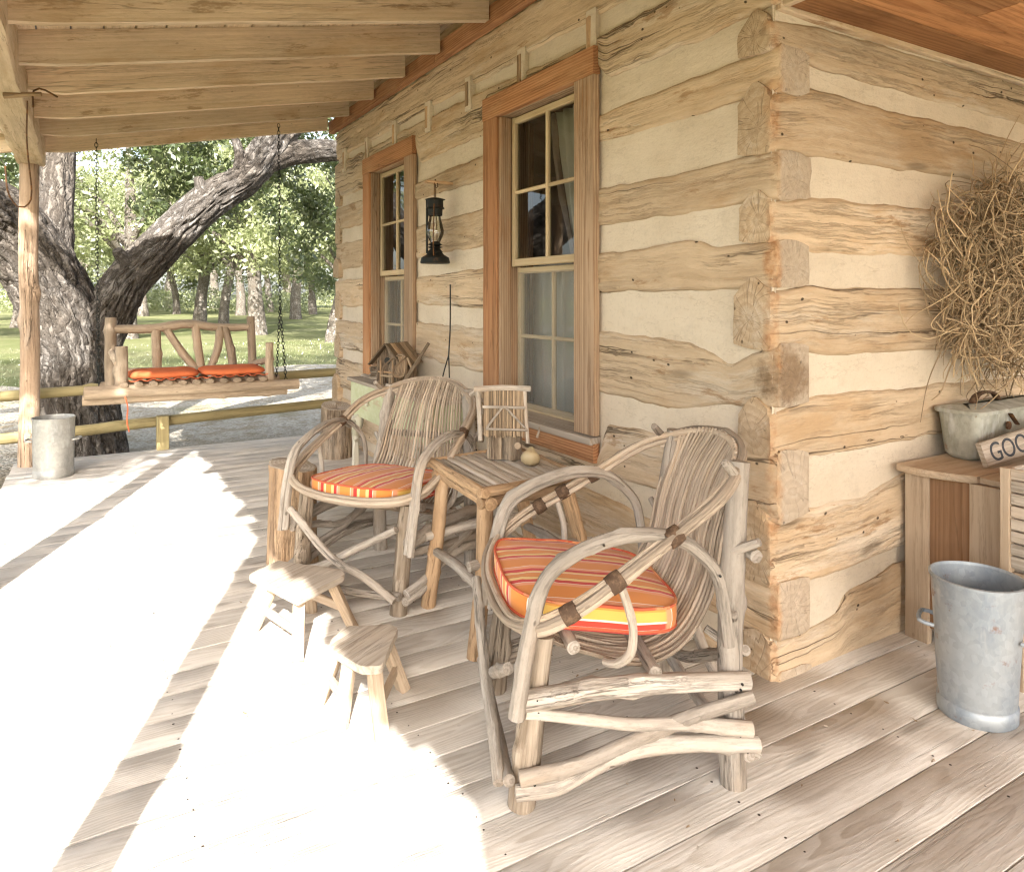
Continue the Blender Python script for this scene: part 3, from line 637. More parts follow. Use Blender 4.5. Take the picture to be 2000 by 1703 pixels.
def window(ya, yb, idx):
    oa, ob = ya + .156, yb - .156                                    # opening
    fr = MB()
    xf = XW - .030; xo = XW + .008
    wm = lambda: None
    # casing boards: header laps over the side casings
    box(fr, (xf, ya, 2.312), (xo, yb, 2.440), axis=1, c=.004, jit=.001)
    sd = MB()
    root = fr.build('window', M['red'], cabin, angle=30)
    k = MB(); box(k, (xf + .003, yb - .157, .672), (xo, yb, 2.309), axis=2, c=.004, jit=.001); k.build('casing', M['red'], root, angle=30)
    k = MB(); box(k, (xf + .003, ya, .672), (xo, ya + .157, 2.309), axis=2, c=.004, jit=.001); k.build('casing', M['redweather'], root, angle=30)
    k = MB(); box(k, (xf + .002, ya + .004, .549), (xo, yb - .004, .636), axis=1, jit=.001); k.build('apron', M['red'], root, angle=30)
    k = MB()                                                         # jambs lining the opening
    box(k, (XW + .009, ob - .001, .60), (XW + .19, ob + .022, 2.33), axis=2); box(k, (XW + .009, oa - .022, .60), (XW + .19, oa + .001, 2.33), axis=2); box(k, (XW + .009, oa, 2.309), (XW + .19, ob, 2.33), axis=1)
    box(k, (XW - .012, ob - .028, .66), (XW + .055, ob - .002, 2.305), axis=2); box(k, (XW - .012, oa + .002, .66), (XW + .055, oa + .02, 2.305), axis=2)
    k.build('jamb', M['redweather'], root, angle=30)
    k = MB(); p = rect(.20, .032, .004); sweep(k, (XW + .056, ya + .006, .655), (XW + .056, yb - .006, .655), [(a, b + (-.008 if a < 0 else .010)) for a, b in p], jit=.001)
    k.build('sill', M['grey'], root, angle=30)
    def sash(x, z0, z1, midz, name, thick=.034):
        s = MB(); a, b = oa + .021, ob - .027
        st = .034
        box(s, (x, b - st, z0), (x + thick, b, z1), axis=2, c=.004); box(s, (x, a, z0), (x + thick, a + st, z1), axis=2, c=.004)
        box(s, (x + .001, a + st, z1 - .036), (x + thick - .001, b - st, z1 - .001), axis=1, c=.004); box(s, (x + .001, a + st, z0 + .001), (x + thick - .001, b - st, z0 + .042), axis=1, c=.004)
        m = (a + b) / 2; box(s, (x + .004, m - .011, z0 + .042), (x + thick - .006, m + .011, z1 - .036), axis=2, c=.005)
        for u, w_ in ((a + st, m - .011), (m + .011, b - st)): box(s, (x + .005, u, midz - .010), (x + thick - .007, w_, midz + .010), axis=1, c=.005)
        s.build(name, M['sash'], root, angle=30)
        g = MB(); g.add([(x + .020, a + st * .5, z0 + .03), (x + .020, b - st * .5, z0 + .03), (x + .020, b - st * .5, z1 - .03), (x + .020, a + st * .5, z1 - .03)], [(3, 2, 1, 0)])
        g.build('pane', M['glass'], root, smooth=False)
        return a, b
    a, b = sash(XW + .058, 1.472, 2.303, 1.885, 'upper_sash')
    sash(XW + .096, .672, 1.468, 1.085, 'lower_sash')
    s = MB(); X = XW + .088
    s.add([(X, a + .02, .69), (X, b - .02, .69), (X, b - .02, 1.44), (X, a + .02, 1.44)], [(3, 2, 1, 0)]); s.build('insect_screen', M['screen'], root, smooth=False)
    # curtains inside
    c = MB(); ss = np.linspace(a - .05, b + .45, 120); zz = np.linspace(.62, 1.50, 20); S, Zz = np.meshgrid(ss, zz, indexing='ij')
    c.grid(np.stack([XW + .25 + .018 * np.sin(S * 60 + .6 * np.sin(Zz * 3 + idx)) + .01 * fbm(S * 8, Zz, 0), S, Zz], -1)); c.build('curtain', M['curtain'], root)
    c = MB(); zz = np.linspace(1.42, 2.32, 40); tt = np.linspace(0, 1, 40); T_, Zz = np.meshgrid(tt, zz, indexing='ij')
    q = (Zz - 1.42) / .9; left = oa + .33 + .20 * q ** .8                # swept to one side
    S = oa + .02 + (left - (oa + .02)) * T_
    c.grid(np.stack([XW + .24 + .02 * np.sin(T_ * 34 + q * 1.5), S, Zz], -1)); c.build('curtain', M['curtain'], root)
    c = MB(); tube(c, [(XW + .23, oa + .545, 2.31), (XW + .225, oa + .485, 1.95), (XW + .225, oa + .335, 1.46)], [.022, .018, .012], 8, noise=.3); c.build('curtain_edging', M['tie'], root)
    c = MB(); box(c, (XW + .19, ob - .004, .7), (XW + .22, ob + .14, 2.3), axis=2); box(c, (XW + .19, oa - .10, .7), (XW + .22, oa + .004, 2.3), axis=2); c.build('inner_casing', M['red'], root)
    return root
for i, (ya, yb) in enumerate(WIN): window(ya, yb, i)

# ------------------------------------------------------------------ porch roof
pr = thing('porch_roof', 'porch roof of bare sawn rafters on a squared eave beam', 'porch roof')
RY = [6.625 - .612 * k for k in range(17)]
def zr(x): return 2.405 + (x + .3) * .2018                            # underside of the rafters
for k, yy in enumerate(RY):
    mb = MB(); h = .172; t = .048; xa, xb = -.65 + random.uniform(-.02, .02), XW - .05 + random.uniform(-.03, .0); n = 40
    xs = np.linspace(xa, xb, n); sd = random.random() * 40; yo = yy + random.uniform(-.02, .02)
    tail = np.clip((-.13 + random.uniform(-.03, .03) - xs) / .3, 0, 1) * random.uniform(.02, .06)
    zb = zr(xs) + tail + .004 * fbm(xs * 3 + sd, 0, 0, 3); zt = zr(xs) + h
    yw = yo + .006 * fbm(xs * 1.5 + sd, 2, 0, 2)
    pr_ = [(-t / 2, 0, .004), (t / 2, 0, .004), (t / 2, .33, 0), (t / 2, .66, 0), (t / 2, 1, -.002), (-t / 2, 1, -.002), (-t / 2, .66, 0), (-t / 2, .33, 0)]
    P = np.stack([np.stack([xs, yw + q[0], zb + (zt - zb) * q[1]], -1) for q in pr_], 1)
    o = (random.uniform(0, 40), random.uniform(-.03, .03), random.uniform(.05, .12))
    W = np.stack([P[..., 0] + o[0], P[..., 1] - yo + o[1], P[..., 2] - zr(xs)[:, None] + o[2]], -1); pc = random.random()
    mb.grid(P, W, pc, closed=True, flip=True); mb.add(P[0], [tuple(range(8))], W[0], pc, 1); mb.add(P[-1], [tuple(range(8))[::-1]], W[-1], pc, 1)
    mb.build('rafter', M['rafter'], pr, angle=30)
mb = MB(); sweep(mb, (-.372, -4.0, 2.43), (-.372, 6.755, 2.43), rect(.182, .20, .012), step=.15, jit=.008); mb.build('eave_beam', M['rafter'], pr, angle=40)
mb = MB(); mbm = MB()                                                  # boards on the rafters, metal sheets with uneven eave ends above
x = -.64
while x < 2.3:
    z = zr(x + .07) + .172 + .012; board(mb, (x + .07, -4.1, z), (x + .07, 6.72, z), .138, .022, up=(-.2, 0, 1), step=.4); x += .1425
mb.build('roof_boards', M['rafter'], pr)
y = -4.1
while y < 6.75:
    xe = -.675 + random.choice([-.03, 0, .025]) + random.uniform(-.012, .012); y1 = min(y + .60, 6.78)
    n = 30; yy = np.linspace(y, y1 + .02, n); xs = np.linspace(xe, 2.35, 12); Xg, Yg = np.meshgrid(xs, yy, indexing='ij')
    mbm.grid(np.stack([Xg, Yg, zr(Xg) + .212 + .012 * np.abs(np.sin((Yg - y) * np.pi / .1)) ** 1.0], -1)); y += .60
mbm.build('roof_sheet', M['roofmetal'], pr)
# lower ceiling over the end porch
mb = MB(); y = YE - .005; j = 0
while y > -4.0:
    cuts = [XW + .035] + sorted(random.uniform(2.4, 5.8) for _ in range(2)) + [6.3]
    for c0, c1 in zip(cuts[:-1], cuts[1:]):
        if c1 - c0 > .05: board(mb, (c0 + .001, y - .069, 2.30 + random.uniform(0, .002)), (c1 - .001, y - .069, 2.30 + random.uniform(0, .002)), .1385, .02, step=.2, c=.004)
    y -= .140; j += 1
kind(mb.build('ceiling', M['ceil']), 'structure')
mb = MB(); box(mb, (XW + .03, -4.0, 2.33), (6.4, YE + .1, 2.36)); kind(mb.build('end_porch_roof', M['roofmetal']), 'structure')

# porch posts, each one a rough log
def post(x, y, r, label, lean=0):
    t = thing('porch_post', label, 'post', (x, y, 0), group='porch posts under the eave beam')
    mb = MB(); tube(mb, [(.0 + lean, 0, 0), (.006, .004, .8), (-.004, 0, 1.6), (0, 0, 2.335)], [r * 1.12, r * 1.0, r * .98, r], 18, .04, .05, knots=3); mb.build('post_log', M['post'], t)
    return t
post(-.385, 6.69, .066, 'rough peeled post at the far end of the porch beside the dull metal pail')
post(-.455, 3.83, .07, 'middle porch post standing at the left edge of the floor')
post(-.40, .97, .07, 'porch post nearest the viewer at the left floor edge')
post(-.40, -1.95, .07, 'porch post behind the viewer at the left floor edge')
# peg and wire hanging at the beam
t = thing('wire_loop', 'thin rusty wire looped from a wooden peg on the eave beam', 'wire')
mb = MB(); tube(mb, [(-.36, 4.42, 2.315), (-.20, 4.36, 2.33)], [.016, .012], 8); mb.build('peg', M['cedar'], t)
mb = MB(); tube(mb, [(-.13, 4.38, 2.33), (-.2, 4.37, 2.36), (-.235, 4.37, 2.34), (-.235, 4.37, 2.26)], .005, 6, noise=.0)
tube(mb, [(-.262, 4.41, 2.30), (-.268, 4.48, 2.10), (-.25, 4.52, 1.85), (-.27, 4.52, 1.78), (-.31, 4.52, 1.77), (-.35, 4.5, 1.84), (-.36, 4.48, 1.97)], .0045, 6, noise=.0); mb.build('wire', M['rust'], t)

# ================================================================== FURNITURE
def local_frame(o, front):
    """rotation so that local +X is the way the piece faces"""
    return math.atan2(front[1], front[0])
HOOP = [(-.40, 0, .885), (-.388, .10, .878), (-.352, .19, .857), (-.27, .30, .812), (-.19, .345, .765), (-.085, .362, .697), (.053, .385, .616), (.16, .392, .552), (.255, .365, .495), (.312, .275, .462), (.336, .13, .446), (.340, 0, .443)]
def hoop_pt(w):                                                     # back arc of the hoop at side offset w
    q = HOOP[:5]; ww = [p[1] for p in q]; return np.array([np.interp(abs(w), ww, [p[0] for p in q]), w, np.interp(abs(w), ww, [p[2] for p in q])])
SEATC = [(.325, .445), (.235, .415), (.11, .362), (-.02, .334), (-.105, .347), (-.178, .40), (-.24, .515), (-.268, .65), (-.312, .78)]
def nail(mb, p, n, r=.0034):
    p = np.asarray(p, float); n = unit(n); tube(mb, [p - n * .004, p + n * .0006], r, 6, .01, 0, mi=1)
def willow_chair(loc, front, label, seed, thick, binds):
    """bent willow armchair; local x = front, y = to its left, z up"""
    random.seed(seed)
    t = thing('twig_armchair', label, 'chair', (*loc, 0), local_frame(loc, front), 'bent willow armchairs on the porch')
    # front points to +x; side sign s: +1 is left of the sitter
    full = [np.array((p[0], p[1], p[2])) for p in HOOP] + [np.array((p[0], -p[1], p[2])) for p in HOOP[-2:0:-1]]
    nrm = unit((.6, 0, 1)); mb = MB(); F = np.array(full + [full[0]]); c = F[:-1].mean(0)
    for k, (ro, no, rad) in enumerate(((0, 0, .0105), (-.0165, .004, .0098), (-.005, -.0165, .010), (-.021, -.013, .0085))):
        pts = [p + unit((p - c) - nrm * ((p - c) @ nrm)) * ro + nrm * no + np.array([random.uniform(-.003, .003) for _ in range(3)]) for p in full]
        j = (3 * k) % len(pts); pts = pts[j:] + pts[:j]; pts.append(pts[0])
        tube(mb, pts, rad, 8, .02, .05, knots=10)
    mb.build('hoop', M['rod'], t)
    # slats from the front of the seat up to the hoop
    mb = MB(); n = 27
    for i in range(n):
        q = (i / (n - 1)) * 2 - 1; wt = q * (.235 if thick else .185) + random.uniform(-.003, .003); wb = q * .262
        top = hoop_pt(wt) + np.array([.018, 0, -.006]); pts = []
        for (u, z) in SEATC:
            f = np.clip((z - .42) / .42, 0, 1) if u < 0 else 0; lift = -.006 * (1 - abs(q))
            if u > .3: uu = u - .10 * abs(q) ** 2.2; zz = z + .02 * abs(q) ** 2
            else: uu = u - .02 * (abs(q) ** 2) * (1 if u > .1 else 0); zz = z + lift
            pts.append((uu + random.uniform(-.002, .002), wb * (1 - f) + wt * f + random.uniform(-.0015, .0015), zz + random.uniform(-.003, .003)))
        pts.append(tuple(top)); pts.append((top[0] - .005, top[1], top[2] + .012))
        r0 = random.uniform(.0052, .0068); tube(mb, pts, [r0, r0, r0 * .92, r0 * .85], 6, .03, .05)
    mb.build('slat_panel', M['rod'], t)
    mb = MB(); pts = [hoop_pt(w) + np.array([.004, 0, -.035]) for w in np.linspace(-.27, .27, 9)]; tube(mb, pts, .010, 7, .03); mb.build('top_rod', M['rod'], t)
    # arms: bowed double rods on each side
    ARM = [(.312, .262), (.283, .45), (.243, .59), (.175, .648), (.093, .682), (-.002, .699), (-.098, .687), (-.156, .652), (-.213, .588), (-.235, .495), (-.245, .40)]
    for s in (1, -1):
        mb = MB()
        for k, (dw, dz, du, r) in enumerate(((.338, 0, 0, .0195), (.320, -.012, -.013, .0085)) if thick else ((.335, 0, 0, .0135), (.358, -.005, .006, .0125))):
            m = len(ARM) - (0 if k == 0 else 3)
            tube(mb, [(u + du, s * (dw + .006 * math.sin(j * 1.3)), z + dz) for j, (u, z) in enumerate(ARM[:m])], [r * 1.15, r, r * .95, r * .8], 9, .02, .07, knots=6)
        for (u, z) in ARM[:10:2]: nail(mb, (u, s * (.357 if thick else .3475), z), (0, s, 0))
        mb.build('arm', [M['willow'], M['iron']], t)
        mb = MB(); tube(mb, [(.060, s * .372, .60), (.030, s * .385, .50), (.03, s * .375, .42), (.055, s * .335, .375), (.075, s * .30, .365)], [.0105, .0115, .012, .011], 8, .02, .08, knots=3); mb.build('arm_strut', M['willow'], t)
    # legs
    for s in (1, -1):
        mb = MB(); tube(mb, [(.287, s * .272, 0), (.262, s * .275, .22), (.235, s * .276, .435)], [.038, .034, .032], 18, .018, .10, knots=4); mb.build('front_leg', M['barkleg'], t)
        mb = MB(); tube(mb, [(-.287, s * .277, 0), (-.278, s * .274, .30), (-.292, s * .262, .56), (-.325, s * .236, .850)], [.036, .032, .032, .028], 16, .02, .08, knots=6)
        for (z, a) in ((.62, 2.4), (.44, 1.2), (.55, -1.8), (.83, .7), (.36, -1.0)):
            a += random.uniform(-.5, .5); b = np.array([-.287, s * .273, z]); d = np.array([math.cos(a), math.sin(a), .55]); tube(mb, [b, b + d * .072], [.014, .011], 8, .015, .12)
        mb.build('rear_leg', M['willow'], t)
    # side stretchers: thick top one, a sagging one, a diagonal and a bowed bottom one
    ST = [([(.29, .296), (0, .312), (-.31, .292)], [.0265, .026, .024]), ([(.285, .258), (.12, .235), (0, .205), (-.13, .196), (-.31, .172)], [.0145, .0155, .018, .021]),
          ([(.30, .098), (.15, .128), (.0, .165), (-.15, .212), (-.315, .254)], [.019, .0195, .0195, .0175]), ([(.31, .067), (.20, .083), (.05, .132), (-.10, .150), (-.33, .128)], [.020, .021, .0225, .021])]
    for s in (1, -1):
        for pts, r in ST:
            mb = MB(); tube(mb, [(u, s * (.322 + .010 * math.sin(i * 2.1)), z + random.uniform(-.006, .006)) for i, (u, z) in enumerate(pts)], r, 13, .02, .11, knots=7)
            for (u, z), rr_ in ((pts[0], r[0]), (pts[-1], r[-1])):
                k = -.03 if u > 0 else .03; nail(mb, (u + k, s * (.318 + rr_ + .002), z + .007), (0, s, .1)); nail(mb, (u + k * 1.15, s * (.318 + rr_ + .002), z - .007), (0, s, .1))
            mb.build('side_stretcher', [M['willow'], M['iron']], t)
    # front and back stretchers
    for x, d in ((.325, 1), (-.315, -1)):
        for pts, r in (([(-.30, .09), (-.12, .14), (.06, .235), (.29, .36)], [.0165, .018, .018, .0145]), ([(.30, .08), (.14, .15), (-.04, .205), (-.27, .375)], [.016, .016, .0175, .015]), ([(-.33, .075), (0, .062), (.31, .09)], [.0175, .019, .016])):
            mb = MB(); k = .024 if pts[0][0] > 0 else 0; tube(mb, [(x + d * k, w, z) for w, z in pts], r, 11, .02, .09, knots=4); mb.build('cross_stretcher', M['willow'], t)
    mb = MB(); tube(mb, [(.16, -.31, .405), (.16, .31, .41)], .018, 10, .03, .08, knots=3); mb.build('seat_rail', M['willow'], t)
    mb = MB(); tube(mb, [(-.07, -.33, .335), (-.05, .33, .34)], [.019, .022, .018], 10, .03, .08, knots=3); mb.build('seat_rail', M['willow'], t)
    mb = MB(); tube(mb, [(-.33, -.31, .60), (-.335, .31, .615)], .017, 10, .03, .08, knots=3); mb.build('back_rail', M['willow'], t)
    for s, q in binds:                                               # dark strap wraps
        P = np.array(HOOP) * np.array([1, s, 1]); cc = catmull(P, 200); i = int(q * 199); p = cc[i]; tn = unit(cc[min(i + 3, 199)] - cc[max(i - 3, 0)])
        ctr = p + unit((p - c) - nrm * ((p - c) @ nrm)) * -.0105 + nrm * -.0065
        mb = MB(); a0 = ctr - tn * .020; a1 = ctr + tn * .020; tube(mb, [a0, ctr, a1], [.0235, .0255, .0235], 14, .006, .05); mb.build('strap', M['leather'], t)
    return t
C2, C2F = (1.329, 1.722), (-.928, .375)
C1, C1F = (1.205, 3.165), (-.853, -.52)
willow_chair(C2, C2F, 'grey bent willow armchair nearest the camera, by the cabin corner', 11, True, [(1, .42), (1, .56), (1, .66), (-1, .44), (-1, .53), (-1, .60)])
willow_chair(C1, C1F, 'grey bent willow armchair in front of the green washstand, facing the sunny floor', 23, False, [(1, .43), (-1, .43)])

def cushion(loc, front, label, seed, tilt):
    t = thing('seat_cushion', label, 'cushion', (*loc, 0), local_frame(loc, front), 'striped chair cushions')
    random.seed(seed)
    mb = MB(); n, m = 40, 40; hu, hw = .245, .255
    th = np.linspace(0, 2 * np.pi, 96, endpoint=False)
    ce = np.sign(np.cos(th)) * np.abs(np.cos(th)) ** .5; se = np.sign(np.sin(th)) * np.abs(np.sin(th)) ** .5
    def zc(u): return .449 + tilt * (u - .06)
    rows = []; rw = []; rings = [(0., 1, .0), (.35, 1, 0), (.65, 1, 0), (.84, 1, 0), (.94, 1, 0), (.985, 1, 0), (1.0, .86, 1), (1.008, .5, 1), (1.01, .0, 1), (1.0, -.6, 1), (.985, -1, 0), (.9, -1.05, 0), (.5, -1.05, 0), (0., -1.05, 0)]
    E = []
    for q, h, ec in rings:
        u = .065 + hu * ce * q; w = hw * se * q
        puff = (.045 * (1 - .25 * np.abs(q) ** 4)) if abs(h) == 1 or h == -1.05 else .042
        z = zc(u) + h * puff + .006 * fbm(u * 14 + seed, w * 14, 0, 3) + (.010 * (1 - q ** 2) if h > 0.9 else 0)
        rows.append(np.stack([u, w, z], -1)); E.append(np.full(96, float(ec) if abs(h) < .9 else 0.0))
        # fabric coordinates: stripes run front to back and carry down the front and back edges
        rw.append(np.stack([u, w + 0 * u, h * .04 + 0 * u], -1))
    P = np.array(rows); W = np.array(rw); E = np.array(E)
    side = np.clip((np.abs(se)[None] > .93) & (np.abs(ce)[None] < .96), 0, 1) * E
    mb.grid(P, W, .5, closed=True, ec=side.ravel())
    o = mb.build('cover', M['stripe'], t, angle=70)
    for k in (6, 9):
        mb = MB(); ring = [P[k, i] for i in range(0, 96, 2)]; ring.append(ring[0]); tube(mb, ring, .0042, 6, .02, 0, cap=False); mb.build('piping', M['piping'], t)
    return t
cushion(C2, C2F, 'orange and red striped cushion on the armchair nearest the camera', 5, .14)
cushion(C1, C1F, 'orange and red striped cushion on the armchair before the washstand', 9, .06)

# ------------------------------------------------------------------ twig table with its things
TQ = [(1.224, 2.271), (1.258, 2.80), (1.70, 2.86), (1.655, 2.31)]     # top corners: near front, far front, far back, near back
tb = thing('twig_table', 'small rustic table with a split branch top between the two armchairs', 'table', (1.45, 2.55, 0))
def L2(p): return np.array([p[0] - 1.45, p[1] - 2.55, p[2]])
zt = .605; A, B, Cc, D = [np.array([*q, zt]) for q in TQ]
mb = MB(); n = 13
for i in range(n):
    q = (i + .5) / n; p0 = A + (D - A) * q; p1 = B + (Cc - B) * q; dlt = np.array([0, 0, random.uniform(-.004, .002)])
    tube(mb, [L2(p0 + dlt), L2((p0 + p1) / 2 + dlt + np.array([random.uniform(-.006, .006), 0, 0])), L2(p1 + dlt)], random.uniform(.0165, .0195), 8, .03, .12, flat=.55, knots=2)
mb.build('slat_top', M['grey'], tb)
mb = MB()
for p, q in ((A, B), (D, Cc), (A, D), (B, Cc)):
    e = unit(q - p); tube(mb, [L2(p - e * .02 + (0, 0, -.004)), L2((p + q) / 2 + (0, 0, -.006)), L2(q + e * .02 + (0, 0, -.004))], .019, 9, .03, .08, knots=3)
mb.build('edge_pole', M['cedar'], tb)
mb = MB()
for p, q in ((A, B), (D, Cc), (A, D), (B, Cc)):
    e = unit(q - p); i1 = unit(((A + B + Cc + D) / 4) - (p + q) / 2) * .035; tube(mb, [L2(p + i1 + (0, 0, -.052)), L2(q + i1 + (0, 0, -.052))], .024, 9, .03, .1, knots=3)
mb.build('apron_pole', M['cedar'], tb)
FT = [(1.205, 2.30), (1.235, 2.79), (1.80, 2.83), (1.76, 2.30)]
TP = [(1.262, 2.325), (1.292, 2.755), (1.655, 2.80), (1.63, 2.36)]
for f, h in zip(FT, TP):
    mb = MB(); tube(mb, [L2((*f, 0)), L2((*(np.array(f) * .5 + np.array(h) * .5 + np.array([.006, -.004])), .29)), L2((*h, .585))], [.031, .028, .030], 12, .02, .08, knots=4); mb.build('leg', M['cedar'], tb)
for a_, b_, z in ((0, 1, .24), (2, 3, .25), (0, 3, .33), (1, 2, .30)):
    qa = np.array(FT[a_]) * .55 + np.array(TP[a_]) * .45; qb = np.array(FT[b_]) * .55 + np.array(TP[b_]) * .45; e = (qb - qa) * .1
    mb = MB(); tube(mb, [L2((*(qa - e), z)), L2((*((qa + qb) / 2), z + .012)), L2((*(qb + e), z - .01))], [.019, .021, .019], 10, .02, .09, knots=4); mb.build('stretcher', M['willow'], tb)
# twig bird house on a log block
bh = thing('twig_birdhouse', 'little twig fronted bird house on a split log block, on the table', 'bird house', (1.535, 2.665, .615), 0)
bh.rotation_euler = (0, 0, R(-122))      # local -y faces the viewer's side
bh.rotation_euler = (0, 0, R(-31))
mb = MB(); tube(mb, [(-.035, .0, 0), (-.036, .0, .13)], [.040, .039], 10, .02, .1); tube(mb, [(.03, -.005, 0), (.03, -.004, .13)], [.046, .044], 10, .02, .1); mb.build('log_block', M['oldbark'], bh)
mb = MB(); 
for i in range(42):
    x = -.085 + .17 * i / 41; tube(mb, [(x + random.uniform(-.002, .002), -.058 - .0 * i, .10 + random.uniform(-.006, .006)), (x, -.03, .29)], random.uniform(.0022, .0034), 5, .05, .12)
mb.build('twig_roof', M['twig'], bh)
mb = MB(); tube(mb, [(-.098, -.066, .085), (-.104, -.04, .19), (-.112, -.028, .30)], [.011, .010, .011], 8, .02, .1); tube(mb, [(.100, -.064, .075), (.092, -.04, .19), (.088, -.026, .29)], [.008, .008, .009], 8, .02, .12)
tube(mb, [(-.128, -.03, .296), (0, -.03, .302), (.112, -.03, .298)], [.013, .012, .012], 8, .03, .1); tube(mb, [(-.09, -.052, .225), (.09, -.052, .222)], .0065, 6); tube(mb, [(-.075, -.066, .135), (.098, -.068, .13)], .0055, 6)
tube(mb, [(-.07, -.07, .142), (-.008, -.056, .222)], .0048, 6); tube(mb, [(.01, -.056, .22), (.088, -.070, .142)], .0048, 6); mb.build('twig_frame', M['willow'], bh)
mb = MB(); tube(mb, [(.058, -.05, .062), (.058, -.056, .062)], .014, 12, .01, .02); mb.build('knot_disc', M['pale'], bh)
mb = MB(); box(mb, (-.08, -.02, .12), (.08, .05, .275), jit=.002); mb.build('house_body', M['oldbark'], bh)
g = thing('gourd', 'tan dried gourd lying on the twig table beside the bird house', 'gourd', (1.545, 2.475, .622), .6)
mb = MB(); lathe(mb, (0, 0, 0), [(.0, 0), (.028, .004), (.045, .022), (.050, .043), (.045, .062), (.031, .080), (.022, .092), (.019, .104), (.012, .113), (0, .116)], 28, wob=.05); o = mb.build('gourd_body', M['gourd'], g); o.rotation_euler = (R(-8), R(34), 0); o.scale = (.82, .82, .66)
mb = MB(); tube(mb, [(.02, -.024, .108), (.026, -.03, .135), (.020, -.034, .150)], [.006, .005, .004], 7); mb.build('stem', M['rod'], g)

# ------------------------------------------------------------------ footstools
def stool(corners, feet, label, thick=.026, ztop=.212, cat='stool'):
    c = np.mean(corners, 0); t = thing('footstool', label, cat, (*c, 0), group='small footstools in the sun')
    P = np.array([(*(np.array(q) - c), 0) for q in corners]); m = len(P)
    # rounded outline
    out = []
    for i in range(m):
        a, b, d = P[i - 1], P[i], P[(i + 1) % m]; e0 = b + unit(a - b) * .016; e1 = b + unit(d - b) * .016
        for q in np.linspace(0, 1, 4): out.append((1 - q) ** 2 * e0 + 2 * q * (1 - q) * b + q * q * e1)
        for q in np.linspace(.1, .9, 9)[1:-1]: p = e1 + ((P[(i + 1) % m] + unit(b - P[(i + 1) % m]) * .016) - e1) * q; out.append(p + np.array([random.uniform(-.0015, .0015), random.uniform(-.0015, .0015), 0]))
    O = np.array(out); mb = MB(); k = len(O); rows = []
    ax = unit(P[2] - P[0])[:2]; 
    for sc, z in ((.02, 0), (.5, .0005), (.9, 0), (.985, -.001), (1, -.006), (1, -thick + .005), (.985, -thick), (.02, -thick)):
        q = O * sc; q[:, 2] = ztop + z; rows.append(q)
    rows = np.array(rows); rows[..., 2] += .0015 * 2 * fbm(rows[..., 0] * 20, rows[..., 1] * 20, 3, 2)
    ax = np.array([math.cos(.55), math.sin(.55)])
    W = np.stack([rows[..., 0] * ax[0] + rows[..., 1] * ax[1] + 9, rows[..., 1] * ax[0] - rows[..., 0] * ax[1] + .02, rows[..., 2] - ztop + .05], -1)
    mb.grid(rows, W, .55, closed=True); mb.build('seat', M['grey'], t, angle=50)
    for f in feet:
        f = np.array(f) - c; h = f * .55
        mb = MB(); d = unit((*(h - f), ztop)); sweep(mb, (*f, 0), (*h, ztop - thick), rect(.042, .034, .005), up=(*unit((*f, 0))[:2], 0), step=.03, jit=.003); mb.build('leg', M['pale'], t)
    for i, j in ((0, 1), (2, 3)):
        a = (np.array(feet[i]) - c) * .82; b = (np.array(feet[j]) - c) * .82; mb = MB(); board(mb, (*a, .085), (*b, .085), .016, .034); mb.build('rung', M['pale'], t)
    return t
stool([(.545, 2.965), (.678, 3.06), (.885, 2.83), (.872, 2.765), (.655, 2.63)], [(.645, 2.60), (.56, 2.93), (.90, 2.74), (.80, 2.985)], 'larger whitewashed footstool with a five sided top, half in the sun')
stool([(.655, 2.19), (.663, 2.262), (.735, 2.335), (.872, 2.275), (.885, 2.235), (.752, 2.03), (.70, 2.05)], [(.655, 2.13), (.645, 2.30), (.745, 2.005), (.905, 2.24)], 'smaller footstool with a worn square top, closest to the camera')

# ------------------------------------------------------------------ stumps
def stump(x, y, r, h, label, mat='stump', lean=.0):
    t = thing('log_stump', label, 'stump', (x, y, 0), random.uniform(0, 6), 'upright log stumps')
    mb = MB(); n = 26; a = np.linspace(0, 2 * np.pi, 72, endpoint=False); zs = np.linspace(0, h, n); A, Zs = np.meshgrid(a, zs); sd = random.random() * 30
    rr = r * (1 + .10 * (1 - Zs / h) ** 3 + .10 * fbm(np.cos(A) * 1.1 + sd, np.sin(A) * 1.1, Zs * 1.5, 3)) + .004 * fbm(np.cos(A) * 14 + sd, np.sin(A) * 14, Zs * 5, 3) * 2
    ff = np.clip(fbm(np.cos(A) * 2 + sd, np.sin(A) * 2, Zs * 3.5, 3) * 9 + .2, 0, 1); rr += .006 * ff
    zz = Zs + .02 * np.sin(A + 1) * (Zs / h) ** 4 + .012 * fbm(np.cos(A) * 2, np.sin(A) * 2, 5 + sd, 2) * (Zs / h) ** 4
    P = np.stack([rr * np.cos(A) + lean * Zs, rr * np.sin(A), zz], -1)
    mb.grid(P, np.stack([Zs + sd, P[..., 0], P[..., 1]], -1), .5, closed=True); mb.build('bark_side', M[mat], t, angle=70)
    mb = MB(); rg = [P[-1] * np.array([q, q, 1]) for q in (1, .96, .7, .35, .02)]; rg = np.array(rg); rg[1:, :, 2] += .004 + .003 * fbm(rg[1:, :, 0] * 30, rg[1:, :, 1] * 30, 0, 2)
    mb.grid(rg, np.stack([np.full(rg.shape[:2], sd), rg[..., 0], rg[..., 1]], -1), .5, closed=True, ec=1.0); mb.build('cut_top', M['grey'], t)
    return t
stump(.872, 3.60, .112, .475, 'half barked orange log stump beside the far armchair, at the sunlight edge')
stump(1.755, 5.80, .118, .415, 'grey brown log stump standing by the far end of the wall', 'oldbark')

